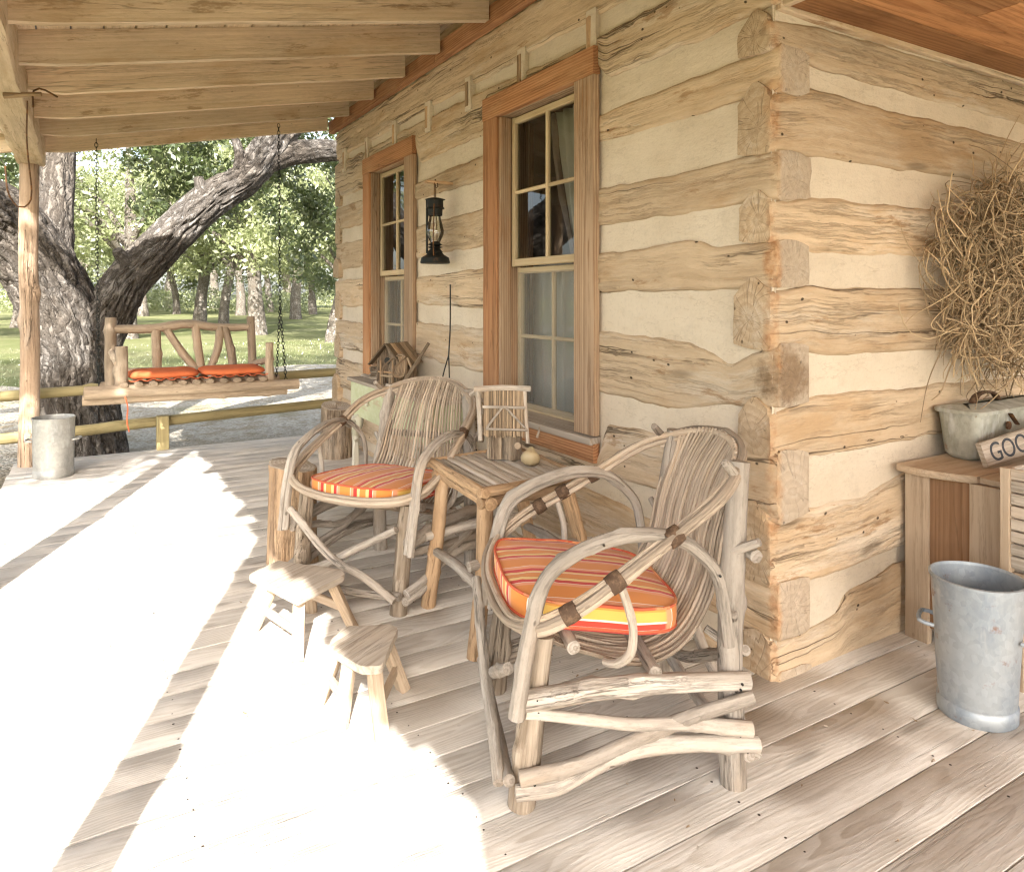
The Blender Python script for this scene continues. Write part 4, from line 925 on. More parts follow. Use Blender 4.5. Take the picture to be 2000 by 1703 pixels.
# ------------------------------------------------------------------ washstand with its things
ws = thing('washstand', 'pale green peeling washstand against the wall under the far window', 'washstand', (1.80, 4.42, 0))
def lw(p): return (p[0] - 1.80, p[1] - 4.42, p[2])
mb = MB()
for k in range(3): x = 1.655 + .113 * k; board(mb, lw((x + .056, 3.70, .70)), lw((x + .056, 5.20, .70)), .1115, .024, jit=.001)
mb.build('top', M['grey'], ws)
mb = MB(); box(mb, lw((1.665, 3.80, .45)), lw((1.685, 5.14, .686)), axis=1, jit=.001); mb.build('front_panel', M['green'], ws)
for yy in (3.80, 5.12):
    mb = MB(); box(mb, lw((1.69, yy, .45)), lw((1.975, yy + .02, .686)), axis=0); mb.build('side_panel', M['green'], ws)
for yy in (3.81, 5.115):
    for xx in (1.69, 1.955):
        mb = MB(); 
        sweep(mb, lw((xx, yy, 0)), lw((xx, yy, .69)), rect(.042, .042, .005), up=(1, 0, 0), step=.03, jit=.005); mb.build('leg', M['peel'], ws)
for yy in (3.9, 5.03):                                                # scrolled brackets
    mb = MB(); s = 1 if yy < 4.4 else -1
    tube(mb, [lw((1.675, yy - s * .04, .42)), lw((1.675, yy + s * .06, .44)), lw((1.675, yy + s * .05, .38)), lw((1.675, yy - s * .01, .36)), lw((1.675, yy - s * .03, .30)), lw((1.675, yy + s * .0, .27))], [.03, .03, .025, .03, .018], 9, .012, .15); mb.build('bracket', M['peel'], ws)
for yy in (4.2, 4.75):
    mb = MB(); lathe(mb, (0, 0, 0), [(0, 0), (.016, .002), (.018, .012), (.008, .018), (.008, .03), (0, .03)], 14); o = mb.build('knob', M['peel'], ws); o.location = lw((1.64, yy, .57)); o.rotation_euler = (0, R(90), 0)
# bird house with a twig porch
b2 = thing('bark_birdhouse', 'weathered bird house with a round hole on the green washstand', 'bird house', (1.80, 4.60, .713), R(38))
mb = MB(); v = []
hw, hd, hz, pk = .085, .10, .17, .265
for x in (-hd, hd): v += [(x, -hw, 0), (x, hw, 0), (x, hw, hz), (x, 0, pk), (x, -hw, hz)]
mb.add(v, [(0, 1, 2, 3, 4)[::-1], (5, 6, 7, 8, 9), (0, 5, 9, 4)[::-1] if 0 else (0, 4, 9, 5), (1, 6, 7, 2), (0, 5, 6, 1)], [(q[2], q[0], q[1]) for q in v]); mb.build('house_body', M['oldbark'], b2, smooth=False)
mb = MB()
for s in (-1, 1):
    for k in range(5): x = -.13 + .058 * k; board(mb, (x + .029 - .012, s * .005, pk + .012), (x + .029 - .012, s * (hw + .045), hz - .03), .056, .010, up=(0, s * .3, 1), jit=.002, step=.02)
mb.build('shingle_roof', M['twig'], b2)
mb = MB(); a = np.linspace(0, 6.283, 20, endpoint=False); mb.add([(-hd - .004, .024 * math.cos(q), .165 + .024 * math.sin(q)) for q in a], [tuple(range(20))[::-1]]); mb.build('entry_hole', M['iron'], b2, smooth=False)
mb = MB()
for p in ([(-hd - .01, -.05, .0), (-hd - .015, -.045, .17)], [(-hd - .01, .05, .0), (-hd - .015, .045, .17)], [(-hd - .02, -.06, .09), (-hd - .02, .06, .095)]): tube(mb, p, .006, 6)
mb.build('twig_trim', M['cedar'], b2)
tc = thing('miniature_chair', 'doll sized brown twig chair in front of the washstand bird house', 'toy chair', (1.715, 4.40, .713), R(190))
mb = MB()
for s in (-1, 1): tube(mb, [(.05, s * .06, 0), (.05, s * .062, .12), (.0, s * .065, .17), (-.05, s * .055, .20), (-.05, 0, .215)], .0065, 6, .02); tube(mb, [(-.05, s * .06, 0), (-.055, s * .055, .2)], .0075, 6, .03)
for k in range(7): tube(mb, [(.06, -.055 + .0183 * k, .085), (-.03, -.055 + .0183 * k, .08), (-.055, -.05 + .0165 * k, .20)], .0045, 5, .03)
tube(mb, [(.055, -.075, .08), (.055, .075, .085)], .007, 6); mb.build('twig_frame', M['twig'], tc)
rk = thing('leaning_branch', 'forked brown branch leaning beside the washstand bird house', 'branch', (1.74, 4.20, .713), 0)
mb = MB(); tube(mb, [(-.03, .10, 0), (.03, .02, .14), (.10, -.06, .30)], [.016, .013, .010], 8, .02, .1, knots=3); tube(mb, [(.03, .03, .13), (.02, .09, .20)], [.009, .006], 7); mb.build('stick', M['twig'], rk)
lc = thing('miniature_log_stack', 'small dark stack of notched twigs by the washstand bird house', 'ornament', (1.80, 4.86, .713), R(10))
mb = MB()
for k in range(4):
    for s in (-1, 1):
        if k % 2: tube(mb, [(-.07, s * .045, .014 + .024 * k), (.07, s * .045, .014 + .024 * k)], .012, 7, .03)
        else: tube(mb, [(s * .045, -.07, .014 + .024 * k), (s * .045, .07, .014 + .024 * k)], .012, 7, .03)
mb.build('twig_stack', M['barkleg'], lc)
# long fork leaning on the wall
fk = thing('toasting_fork', 'long thin iron fork with two prongs leaning on the wall beside the washstand', 'fork', (1.93, 4.06, .72))
mb = MB(); tube(mb, [(.045, .05, .66), (.03, .02, .40), (.01, 0, .22)], .0045, 6, .05, 0); tube(mb, [(.01, 0, .22), (-.015, .025, .10), (-.025, .045, 0)], .004, 6, .03, 0); tube(mb, [(.01, 0, .22), (0, -.03, .10), (-.01, -.055, 0)], .004, 6, .03, 0); mb.build('fork_iron', M['iron'], fk)

# ------------------------------------------------------------------ lantern on its bracket
br = thing('wall_bracket', 'thin wooden shelf bracket nailed to the log above the lantern', 'bracket', (XW - .01, 4.13, 2.02))
mb = MB(); box(mb, (-.17, -.022, -.008), (.03, .022, .008), axis=0, jit=.001); mb.build('arm', M['cedar'], br)
mb = MB(); tube(mb, [(-.1, -.02, -.006), (-.1, -.02, -.03), (-.1, .0, -.034)], .003, 6, .01, 0); mb.build('hook', M['rust'], br)
ln = thing('oil_lantern', 'black iron oil lantern with a clear glass chimney hanging between the windows', 'lantern', (XW - .115, 4.135, 1.512), R(-32)); ln.scale = (.9, .9, .92)
mb = MB(); lathe(mb, (0, 0, 0), [(0, .0), (.098, .0), (.104, .006), (.096, .040), (.062, .060), (.05, .075), (.055, .078), (.035, .10), (0, .10)], 40); mb.build('fuel_base', M['iron'], ln)
mb = MB(); lathe(mb, (0, 0, 0), [(.022, .095), (.03, .10), (.055, .112), (.03, .118), (.052, .13), (.035, .138), (.03, .15)], 24); mb.build('burner', M['iron'], ln)
mb = MB(); lathe(mb, (0, 0, 0), [(.034, .145), (.044, .165), (.060, .20), (.062, .225), (.052, .265), (.042, .30), (.038, .33)], 32); mb.build('chimney', M['chimney'], ln)
mb = MB(); lathe(mb, (0, 0, 0), [(.040, .325), (.050, .326), (.052, .37), (.066, .372), (.062, .382), (.058, .382), (.056, .43), (.072, .436), (.030, .448), (0, .45)], 32); mb.build('hood', M['iron'], ln)
for s in (-1, 1):
    mb = MB(); tube(mb, [(0, s * .07, .03), (0, s * .098, .12), (0, s * .102, .17), (0, s * .08, .25), (0, s * .066, .32), (0, s * .062, .40)], .0042, 7, .02, 0); mb.build('guard_wire', M['rust'], ln)
mb = MB(); box(mb, (-.064, -.012, .07), (-.050, .014, .44), axis=2); mb.build('stay', M['iron'], ln)
mb = MB(); tube(mb, [(0, -.045, .44), (0, -.04, .53), (0, 0, .575), (0, .02, .56), (0, .028, .44)], .0035, 6, .02, 0); mb.build('bail', M['rust'], ln)

# ------------------------------------------------------------------ swing
sw = thing('porch_swing', 'rustic log porch swing hanging on chains at the far end', 'swing', (.76, 6.30, 0), 0)
def ls(p): return np.array([p[0] - .76, p[1] - 6.30, p[2]])
YA, YB = 6.12, 6.60
def swl(name, pts, r, mat='swing', seg=12, **k):
    mb = MB(); tube(mb, [ls(p) for p in pts], r, seg, .025, .08, knots=4, **k); return mb.build(name, M[mat], sw)
swl('seat_log', [(-.02, YA, .598), (.7, YA, .592), (1.53, YA, .572)], [.048, .044, .04])
swl('seat_log', [(-.03, YA + .08, .535), (.7, YA + .08, .53), (1.45, YA + .08, .515)], [.04, .042, .036])
swl('seat_log', [(.08, YB + .02, .585), (1.48, YB + .02, .57)], [.042, .04])
for k in range(11):
    x = .235 + .1 * k; swl('seat_slat', [(x, YA - .045, .648 - .015 * (x / 1.5)), (x + .01, YB + .02, .642 - .015 * (x / 1.5))], .030, flat=.62)
swl('back_post', [(.165, YB, .50), (.16, YB + .02, .8), (.165, YB + .05, 1.135)], [.046, .045, .042]); swl('back_post', [(1.255, YB, .50), (1.25, YB + .02, .8), (1.245, YB + .05, 1.13)], [.038, .036, .034])
swl('top_rail', [(.19, YB + .04, 1.045), (.45, YB + .04, 1.04), (.72, YB + .04, 1.075), (.95, YB + .04, 1.045), (1.24, YB + .04, 1.035)], [.034, .036, .038, .032, .03])
swl('bottom_rail', [(.18, YB + .0, .70), (1.25, YB + .0, .69)], .03)
for pts, r in (([(.50, YB + .01, .70), (.49, YB + .03, 1.03)], [.034, .036]), ([(.80, YB + .01, .69), (.70, YB + .02, .82), (.57, YB + .03, 1.03)], [.03, .033, .03]), ([(.835, YB + .01, .69), (.79, YB + .03, 1.07)], [.033, .032]),
               ([(.90, YB + .01, .69), (.97, YB + .03, .86), (.985, YB + .03, 1.05)], [.027, .034, .03]), ([(1.09, YB + .01, .69), (1.075, YB + .03, .84), (1.03, YB + .03, 1.04)], [.035, .035, .03])): swl('spindle', pts, r)
swl('arm_post', [(.225, YA + .04, .56), (.222, YA + .05, .93)], [.044, .040]); swl('arm_post', [(1.30, YA + .04, .55), (1.305, YA + .05, .925)], [.033, .032])
swl('arm_rail', [(.20, YA + .03, .80), (.17, YB, .86)], .028); swl('arm_rail', [(1.315, YA + .03, .79), (1.26, YB, .72)], .026)
def chain(name, p0, p1, link=.040, wr=.0028):
    mb = MB(); p0 = ls(p0); p1 = ls(p1); L = np.linalg.norm(p1 - p0); n = int(L / (link * .74)); d = (p1 - p0) / L; s = unit(np.cross(d, (0, 1, .1))); b = np.cross(d, s)
    for i in range(n):
        c = p0 + d * (i + .5) * L / n; w = s if i % 2 else b; a = np.linspace(0, 6.283, 9)
        tube(mb, [c + d * (link / 2) * math.cos(q) + w * link * .27 * math.sin(q) for q in a], wr, 5, .02, 0, cap=False)
    return mb.build(name, M['iron'], sw)
chain('chain', (.07, 6.30, 1.22), (.06, 6.31, 2.50)); chain('chain', (.075, YA + .02, .58), (.07, 6.30, 1.22)); chain('chain', (.085, YB, .60), (.07, 6.30, 1.22))
chain('chain', (1.42, 6.30, 1.22), (1.41, 6.31, 2.78)); chain('chain', (1.435, YA + .02, .57), (1.42, 6.30, 1.22)); chain('chain', (1.455, YB, .58), (1.42, 6.30, 1.22))
mb = MB(); tube(mb, [ls((.245, YA - .03, .56)), ls((.26, YA - .06, .48)), ls((.255, YA - .055, .38)), ls((.27, YA - .06, .30))], .005, 5, .02, 0); mb.build('loose_tie', M['rope'], sw)
def pad(x0, x1, label):
    t = thing('swing_cushion', label, 'cushion', ((x0 + x1) / 2, 6.36, .67), 0, 'orange swing cushions'); mb = MB(); th = np.linspace(0, 2 * np.pi, 80, endpoint=False)
    ce = np.sign(np.cos(th)) * np.abs(np.cos(th)) ** .4; se = np.sign(np.sin(th)) * np.abs(np.sin(th)) ** .4; rows = []
    for q, z in ((.0, .058), (.5, .057), (.85, .052), (.96, .042), (1.0, .026), (.97, .012), (.9, .004), (0, .0)):
        u = ce * q * (x1 - x0) / 2; w = se * q * .235; rows.append(np.stack([u, w, z + .008 * fbm(u * 9 + x0, w * 9, 0, 3) + 0 * u], -1))
    mb.grid(np.array(rows), closed=True); mb.build('cover', M['orange'], t, angle=70)
    mb = MB(); tube(mb, [((x1 - x0) / 2 * q, -.235 + .0 * q, .012 - .018 * abs(math.sin(q * 9))) for q in np.linspace(-1, 1, 25)], .004, 5, .02, 0); mb.build('tie_cord', M['rope'], t); return t
pad(.27, .775, 'orange cushion on the left half of the porch swing'); pad(.785, 1.285, 'orange cushion on the right half of the porch swing')

# ------------------------------------------------------------------ pails
def pail(x, y, r0, r1, h, mat, label, band=True, ears=True, rz=0.):
    t = thing('metal_pail', label, 'pail', (x, y, 0), rz, 'galvanised metal pails'); mb = MB()
    n = 14; prof = [(0, .006), (r0 - .004, .006), (r0 - .001, .0), (r0 + .003, .004), (r0 + .004, .045), (r0 - .001, .05)] + [(r0 + (r1 - r0) * q, .05 + (h - .056) * q) for q in np.linspace(.05, 1, n)] + [(r1 + .006, h - .004), (r1 + .006, h + .003), (r1, h + .005), (r1 - .004, h - .002)]
    prof += [(r1 - .004 - (r1 - r0) * q, h - .004 - (h - .03) * q) for q in np.linspace(0, 1, 10)] + [(0, .022)]
    lathe(mb, (0, 0, 0), prof, 72, wob=.012); mb.build('body', M[mat], t, angle=50)
    if ears:
        for s in (1, -1):
            mb = MB(); z = h * .62; rr = r0 + (r1 - r0) * .62; tube(mb, [(-.05, s * rr * .95, z), (-.045, s * (rr + .035), z + .006), (.045, s * (rr + .035), z + .006), (.05, s * rr * .95, z)], .007, 8, .02, 0); mb.build('handle', M[mat], t)
    mb = MB(); tube(mb, [((r0 + .003) * math.cos(.8), (r0 + .003) * math.sin(.8), .05), ((r1 + .002) * math.cos(.8), (r1 + .002) * math.sin(.8), h - .01)], .0035, 6, .05, 0); mb.build('seam', M[mat], t); return t
pail(2.40, 1.20, .106, .126, .425, 'galv', 'blue grey galvanised pail with rust spots at the right edge of the floor', rz=R(25))
pail(-.21, 6.22, .128, .134, .425, 'galv_old', 'dull sunlit metal pail at the foot of the far porch post', rz=R(80))

# ------------------------------------------------------------------ wooden cabinet at the end wall with its things
cb = thing('side_cabinet', 'brown panelled wooden cabinet against the end wall', 'cabinet', (2.72, 1.64, 0))
def lb(p): return (p[0] - 2.72, p[1] - 1.64, p[2])
mb = MB(); box(mb, lb((2.715, 1.528, .0)), lb((2.742, 1.618, .635)), axis=2, jit=.0015); mb.build('stile', M['pale'], cb)
mb = MB(); box(mb, lb((2.717, 1.24, .10)), lb((2.744, 1.385, .635)), axis=2, jit=.0015); mb.build('stile', M['pale'], cb)
mb = MB(); sweep(mb, lb((2.732, 1.457, .06)), lb((2.732, 1.457, .635)), rect(.145, .014, .002), up=(1, 0, 0), woff=(3.2, .012, .035)); mb.build('side_panel', M['cabin_dark'], cb)
mb = MB(); box(mb, lb((2.745, 1.24, .08)), lb((4.2, 1.262, .635)), axis=0); mb.build('front_panel', M['cabin_dark'], cb)
for yy in (1.25, 1.6):
    mb = MB(); box(mb, lb((4.15, yy - .02, 0)), lb((4.2, yy + .02, .62)), axis=2); mb.build('leg', M['pale'], cb)
mb = MB(); box(mb, lb((2.72, 1.245, 0)), lb((2.76, 1.285, .1)), axis=2); mb.build('leg', M['pale'], cb)
# bowed top in two boards
def slab(mb, outline, z0, z1, ax=0):
    O = np.array(outline, float); k = len(O); c = O.mean(0); rows = []
    for sc, z in ((.0, z1), (.6, z1), (.985, z1), (1, z1 - .004), (1, z0 + .003), (.985, z0), (0, z0)): rows.append(np.c_[c + (O - c) * sc, np.full(k, z)])
    P = np.array(rows); W = np.stack([P[..., ax], P[..., 1 - ax] + .02, P[..., 2] + .05], -1); mb.grid(P, W, random.random(), closed=True)
a = np.linspace(0, 1, 14)
mb = MB(); slab(mb, [lb((2.672 + .02 * math.sin(q * 3.1) * -1 + .05 * q ** 2, 1.625 - .265 * q, 0))[:2] for q in a] + [lb((4.25, 1.362, 0))[:2], lb((4.25, 1.628, 0))[:2]], .637, .664); mb.build('top_board', M['pale'], cb, angle=50)
mb = MB(); slab(mb, [lb((2.735, 1.357, 0))[:2], lb((2.735, 1.225, 0))[:2], lb((4.25, 1.225, 0))[:2], lb((4.25, 1.358, 0))[:2]], .636, .662); mb.build('top_board', M['pale'], cb, angle=50)
tx = thing('metal_toolbox', 'chipped off white metal toolbox with a leather strap on the cabinet', 'toolbox', (2.945, 1.505, .665), 0)
mb = MB(); x0, x1, y0, y1, h = .0, .62, -.035, .105, .185
def frus(mb, z0, z1, e0, e1, r=.03):
    rows = []
    for z, e in ((z0, e0), (z1, e1)):
        q = []
        for cx, cy, a0 in ((x1 + e - r, y1 + e - r, 0), (x0 - e + r, y1 + e - r, 90), (x0 - e + r, y0 - e + r, 180), (x1 + e - r, y0 - e + r, 270)):
            for k in range(6): t_ = R(a0 + k * 18); q.append((cx + r * math.cos(t_), cy + r * math.sin(t_), z))
        rows.append(q)
    return rows
rows = frus(mb, .0, .012, -.02, -.008) + frus(mb, .02, h, -.004, .012); P = np.array(rows); P[..., :] += .003 * 2 * fbm(P[..., 0] * 8, P[..., 1] * 8, P[..., 2] * 20, 2)[..., None]; mb.grid(P, closed=True); mb.add(P[0], [tuple(range(24))[::-1]]); mb.build('box_body', M['toolbox'], tx, angle=50)
mb = MB(); rows = frus(mb, h - .004, h + .010, .022, .024); rows += frus(mb, h + .016, h + .028, .012, -.05); P = np.array(rows); mb.grid(P, closed=True); mb.add(P[-1], [tuple(range(24))]); mb.build('lid', M['toolbox'], tx, angle=40)
mb = MB(); tube(mb, [(.10, .035, h + .024), (.13, .035, h + .055), (.20, .035, h + .066), (.27, .035, h + .055), (.30, .035, h + .024)], .016, 8, .02, .05, flat=.35); mb.build('strap_handle', M['leather'], tx)
mb = MB(); tube(mb, [(.20, -.058, h - .01), (.215, -.062, h - .03), (.235, -.066, h - .052)], .012, 8, .02, .05, flat=.4); tube(mb, [(.19, -.052, h - .055), (.19, -.060, h - .055)], .016, 12, .01, 0); mb.build('latch', M['rust'], tx)
sg = thing('wooden_sign', 'small weathered sign lettered in dark capitals leaning on the toolbox', 'sign', (2.865, 1.40, .666), 0)
sg.rotation_euler = (R(-14), R(-9), R(-11))
mb = MB(); box(mb, (.0, -.010, .006), (.56, .010, .095), axis=0, c=.005, jit=.002); mb.build('sign_board', M['grey'], sg)
cu = bpy.data.curves.new('lettering', 'FONT'); cu.body = 'GOOSBERRY'; cu.size = .098; cu.extrude = .0008; cu.space_character = .98
fo = bpy.data.objects.new('lettering', cu); COL.objects.link(fo)
dg = bpy.context.evaluated_depsgraph_get(); me = bpy.data.meshes.new_from_object(fo.evaluated_get(dg)); bpy.data.objects.remove(fo)
M['paint'] = simple('dark_grey_paint', (.055, .06, .07), .8, 0, ((.16, .16, .16), 60, .55, .75))
me.materials.clear(); me.materials.append(M['paint']); lt = bpy.data.objects.new('lettering', me); COL.objects.link(lt); lt.parent = sg; lt.location = (.03, -.0115, .017); lt.rotation_euler = (R(90), 0, 0); lt.scale = (.88, 1, 1)
cr = thing('slatted_crate', 'weathered slatted crate side at the right edge beside the cabinet', 'crate', (2.60, 1.02, .40), 0)
mb = MB()
for k in range(8): z = .018 + .041 * k; box(mb, (.0, .025, z), (.012, .175, z + .036), axis=1, jit=.0015)
mb.build('slat', M['grey'], cr)
for yy in (.19,):
    mb = MB(); box(mb, (-.008, yy - .014, 0), (.03, yy + .016, .34), axis=2, jit=.0015); mb.build('corner_post', M['pale'], cr)
mb = MB(); box(mb, (-.008, -.01, 0), (.03, .024, .34), axis=2, jit=.0015); mb.build('corner_post', M['pale'], cr)
mb = MB(); box(mb, (.03, .178, .0), (.5, .192, .34), axis=0); box(mb, (.03, 0, 0), (.5, .012, .34), axis=0); box(mb, (.03, .012, 0), (.5, .178, .014), axis=0); mb.build('crate_board', M['grey'], cr)
bn = thing('low_bench', 'low pale wooden bench under the slatted crate at the right edge', 'bench', (2.62, 1.0, 0))
mb = MB(); box(mb, (.0, -.02, .362), (.7, .235, .398), axis=0, c=.006, jit=.001); mb.build('seat', M['pale'], bn)
for x in (.03, .62):
    for y in (.0, .18): mb = MB(); box(mb, (x, y, 0), (x + .04, y + .035, .362), axis=2); mb.build('leg', M['pale'], bn)

# ------------------------------------------------------------------ dried vine bundle on the end wall
wr = thing('vine_wreath', 'large shaggy bundle of dried vines hung on the end wall', 'wreath', (3.27, YE - .02, 1.395)); wr.scale = (1.0, 1.05, .93)
rv = np.random.default_rng(5); random.seed(5); mb = MB(); mb2 = MB()
for i in range(980):
    if rv.random() < .45:
        a0 = rv.uniform(0, 6.283); rad = rv.uniform(.08, .37); d0 = rv.uniform(.03, .22); ln_ = rv.uniform(.5, 2.2) * rv.choice([-1, 1]); k = rv.integers(6, 10); pts = []; ph = rv.uniform(0, 9)
        for q in np.linspace(0, 1, k):
            a = a0 + ln_ * q; r_ = rad + .09 * math.sin(ph + q * 5) + rv.normal(0, .025)
            pts.append((1.12 * r_ * math.cos(a) + rv.normal(0, .014), -(d0 * (1 - .55 * (r_ / .42) ** 2)) - .012 + rv.normal(0, .018), 1.14 * r_ * math.sin(a) + rv.normal(0, .014)))
    else:
        a0 = rv.uniform(0, 6.283); r0 = .40 * rv.random() ** .6; p = np.array([1.12 * r0 * math.cos(a0), -rv.uniform(.02, .21), 1.12 * r0 * math.sin(a0)]); d = unit(rv.normal(0, 1, 3) * (1, .35, 1)); cv = rv.normal(0, .5, 3); L = rv.uniform(.12, .42); pts = [p]
        for k in range(6): d = unit(d + cv * .35 + rv.normal(0, .22, 3) - .25 * np.array([p[0], 0, p[2]])); p = p + d * L / 6; p[1] = np.clip(p[1], -.25, -.01); pts.append(p.copy())
    pts = [(p[0], min(p[1], -.008), p[2]) for p in pts]
    tube(mb, pts, [rv.uniform(.0014, .0036), rv.uniform(.0008, .0022)], 5, .024, .15, 0, cap=False)
for i in range(170):
    a0 = rv.uniform(0, 6.283) if i < 90 else rv.uniform(3.6, 5.8); r0 = rv.uniform(.25, .37); L = rv.uniform(.08, .26) * (1.25 if math.sin(a0) > .75 else 1)
    p = np.array([1.05 * r0 * math.cos(a0), -rv.uniform(.03, .13), 1.15 * r0 * math.sin(a0)]); d = np.array([math.cos(a0 + rv.normal(0, .6)), rv.normal(-.05, .25), math.sin(a0 + rv.normal(0, .5)) - .15]); pts = [p]
    for k in range(5): d = unit(d + rv.normal(0, .33, 3)); p = p + d * L / 5; p[1] = min(p[1], -.006); pts.append(p.copy())
    tube(mb2, pts, [rv.uniform(.002, .004), .0008], 5, .025, .15, 0, cap=False)
for p0, p1 in (((-.05, -.06, .40), (.10, -.10, .72)), ((.16, -.06, .42), (.36, -.08, .70)), ((.05, -.06, .40), (.16, -.08, .60)), ((-.36, -.05, -.28), (-.50, -.03, -.62)), ((-.33, -.05, .12), (-.48, -.04, -.02))):
    m_ = (np.array(p0) + np.array(p1)) / 2 + rv.normal(0, .03, 3); tube(mb2, [p0, m_, p1], [.003, .0012], 5, .03, .1, 0)
mb.build('coiled_vines', M['vine'], wr); mb2.build('loose_tendrils', M['vine'], wr)

# ================================================================== YARD
# rail fence along the far edge of the floor
fn = thing('rail_fence', 'low two rail fence of greenish treated poles beyond the far porch edge', 'fence', (.3, 6.9, GZ))
def lf(p): return (p[0] - .3, p[1] - 6.9, p[2] - GZ)
for x in (.56, -2.9, -6.4):
    mb = MB(); sweep(mb, lf((x, 6.845, GZ)), lf((x, 6.845, .60 if x != .56 else .285)), rect(.10, .095, .008), up=(1, 0, 0), step=.05, jit=.002); mb.build('fence_post', M['treated'], fn)
mb = MB(); tube(mb, [lf((-6.5, 6.92, .44)), lf((-2.9, 6.93, .48)), lf((-.3, 6.93, .525)), lf((.9, 6.93, .555)), lf((2.6, 6.93, .575))], .042, 12, .06, .05, knots=6); mb.build('top_rail', M['treated'], fn)
mb = MB(); tube(mb, [lf((-6.5, 6.92, .12)), lf((-2.9, 6.93, .14)), lf((-.3, 6.93, .19)), lf((.5, 6.93, .225)), lf((2.6, 6.93, .29))], .045, 12, .06, .05, knots=6); mb.build('lower_rail', M['treated'], fn)

def leaf_mesh(name, centers, per, rad, size, mat, seed, squash=.75, parent=None, cup=.25):
    g = np.random.default_rng(seed); C_ = np.repeat(np.asarray(centers), per, axis=0); N_ = len(C_)
    d = g.normal(size=(N_, 3)); d /= np.linalg.norm(d, axis=1)[:, None]; rr = np.repeat(np.broadcast_to(rad, (len(centers),)), per)
    c = C_ + d * (g.random(N_) ** .5 * rr)[:, None] * np.array([1, 1, squash])
    n = g.normal(size=(N_, 3)) + np.array([0, 0, .6]); n /= np.linalg.norm(n, axis=1)[:, None]
    t = np.cross(n, g.normal(size=(N_, 3))); t /= np.linalg.norm(t, axis=1)[:, None]; b = np.cross(n, t)
    s = size * g.uniform(.6, 1.35, N_)[:, None]; w = s * g.uniform(.32, .5, N_)[:, None]
    V = np.stack([c - t * s, c - b * w + n * s * cup * .3, c + t * s, c + b * w + n * s * cup * .3], 1).reshape(-1, 3)
    me = bpy.data.meshes.new(name); me.vertices.add(4 * N_); me.vertices.foreach_set('co', V.astype(np.float32).ravel())
    me.loops.add(4 * N_); me.loops.foreach_set('vertex_index', np.arange(4 * N_, dtype=np.int32)); me.polygons.add(N_)
    me.polygons.foreach_set('loop_start', np.arange(0, 4 * N_, 4, dtype=np.int32)); 
    pc = np.repeat(np.clip(g.normal(.5, .28, N_), 0, 1), 4).astype(np.float32); a = me.attributes.new('pc', 'FLOAT', 'POINT'); a.data.foreach_set('value', pc)
    me.materials.append(mat); me.update(calc_edges=True); me.validate()
    o = bpy.data.objects.new(name, me); COL.objects.link(o)
    if parent is not None: o.parent = parent
    return o
def limb(mb, pts, r, seg=40, step=.05, amp=1.0, big=.10):
    P = np.asarray(pts, float); L = np.linalg.norm(np.diff(P, axis=0), axis=1).sum(); n = max(4, int(L / step)); P = catmull(P, n); T, S, N_ = frames(P)
    rr = np.interp(np.linspace(0, 1, n), np.linspace(0, 1, len(r)), r); a = np.linspace(0, 2 * np.pi, seg, endpoint=False); s = np.linspace(0, L, n); A, SS = np.meshgrid(a, s); sd = random.random() * 40
    R_ = rr[:, None] * (1 + big * 2 * fbm(SS * 1.1 + sd, np.cos(A) * 1.1, np.sin(A) * 1.1 + sd, 3))
    rid = np.abs(fbm(SS * 3.5 + sd, A * 0 + np.cos(A) * 5.5 * (rr[:, None] / .25), np.sin(A) * 5.5 * (rr[:, None] / .25), 3)); R_ = R_ + amp * .045 * (np.clip(rid * 5, 0, 1) - .5) * np.clip(rr[:, None] / .2, .2, 1.)
    X = P[:, None] + R_[..., None] * (np.cos(A)[..., None] * S[:, None] + np.sin(A)[..., None] * N_[:, None])
    mb.grid(X, np.stack([SS + sd, R_ * np.cos(A), R_ * np.sin(A)], -1), .5, closed=True)
    mb.add(X[-1], [tuple(range(seg))], None, .5)
    return P
# the big leaning oak just past the porch
ok = thing('live_oak', 'huge live oak with dark furrowed bark and a thick limb arching over toward the cabin', 'tree', (-.10, 8.15, GZ))
def lo(p): return np.array([p[0] + .10, p[1] - 8.15, p[2] - GZ])
random.seed(3)
mb = MB()
limb(mb, [lo(p) for p in ((-.05, 8.15, -.6), (-.06, 8.15, -.19), (-.08, 8.15, .21), (-.11, 8.15, .75), (-.20, 8.15, 1.11), (-.31, 8.15, 1.40), (-.45, 8.10, 1.68), (-.66, 8.0, 1.98), (-.98, 7.8, 2.2), (-1.9, 7.2, 3.0), (-3.2, 6.2, 4.2), (-4.6, 4.8, 5.0))], [.46, .375, .32, .30, .29, .26, .21, .19, .18, .165, .12, .06], 110, .022)
limb(mb, [lo(p) for p in ((-.10, 8.15, .20), (-.02, 8.14, .60), (.09, 8.12, .93), (.22, 8.1, 1.19), (.33, 8.1, 1.43), (.54, 8.1, 1.68), (.81, 8.15, 1.99), (1.12, 8.15, 2.32), (1.46, 8.2, 2.58), (1.67, 8.25, 2.85), (1.9, 8.35, 3.18), (2.15, 8.5, 3.6), (2.4, 8.6, 4.5))], [.20, .235, .225, .19, .185, .178, .17, .168, .172, .165, .15, .13, .10], 80, .022)
mb.build('trunk', M['bark'], ok, angle=80)
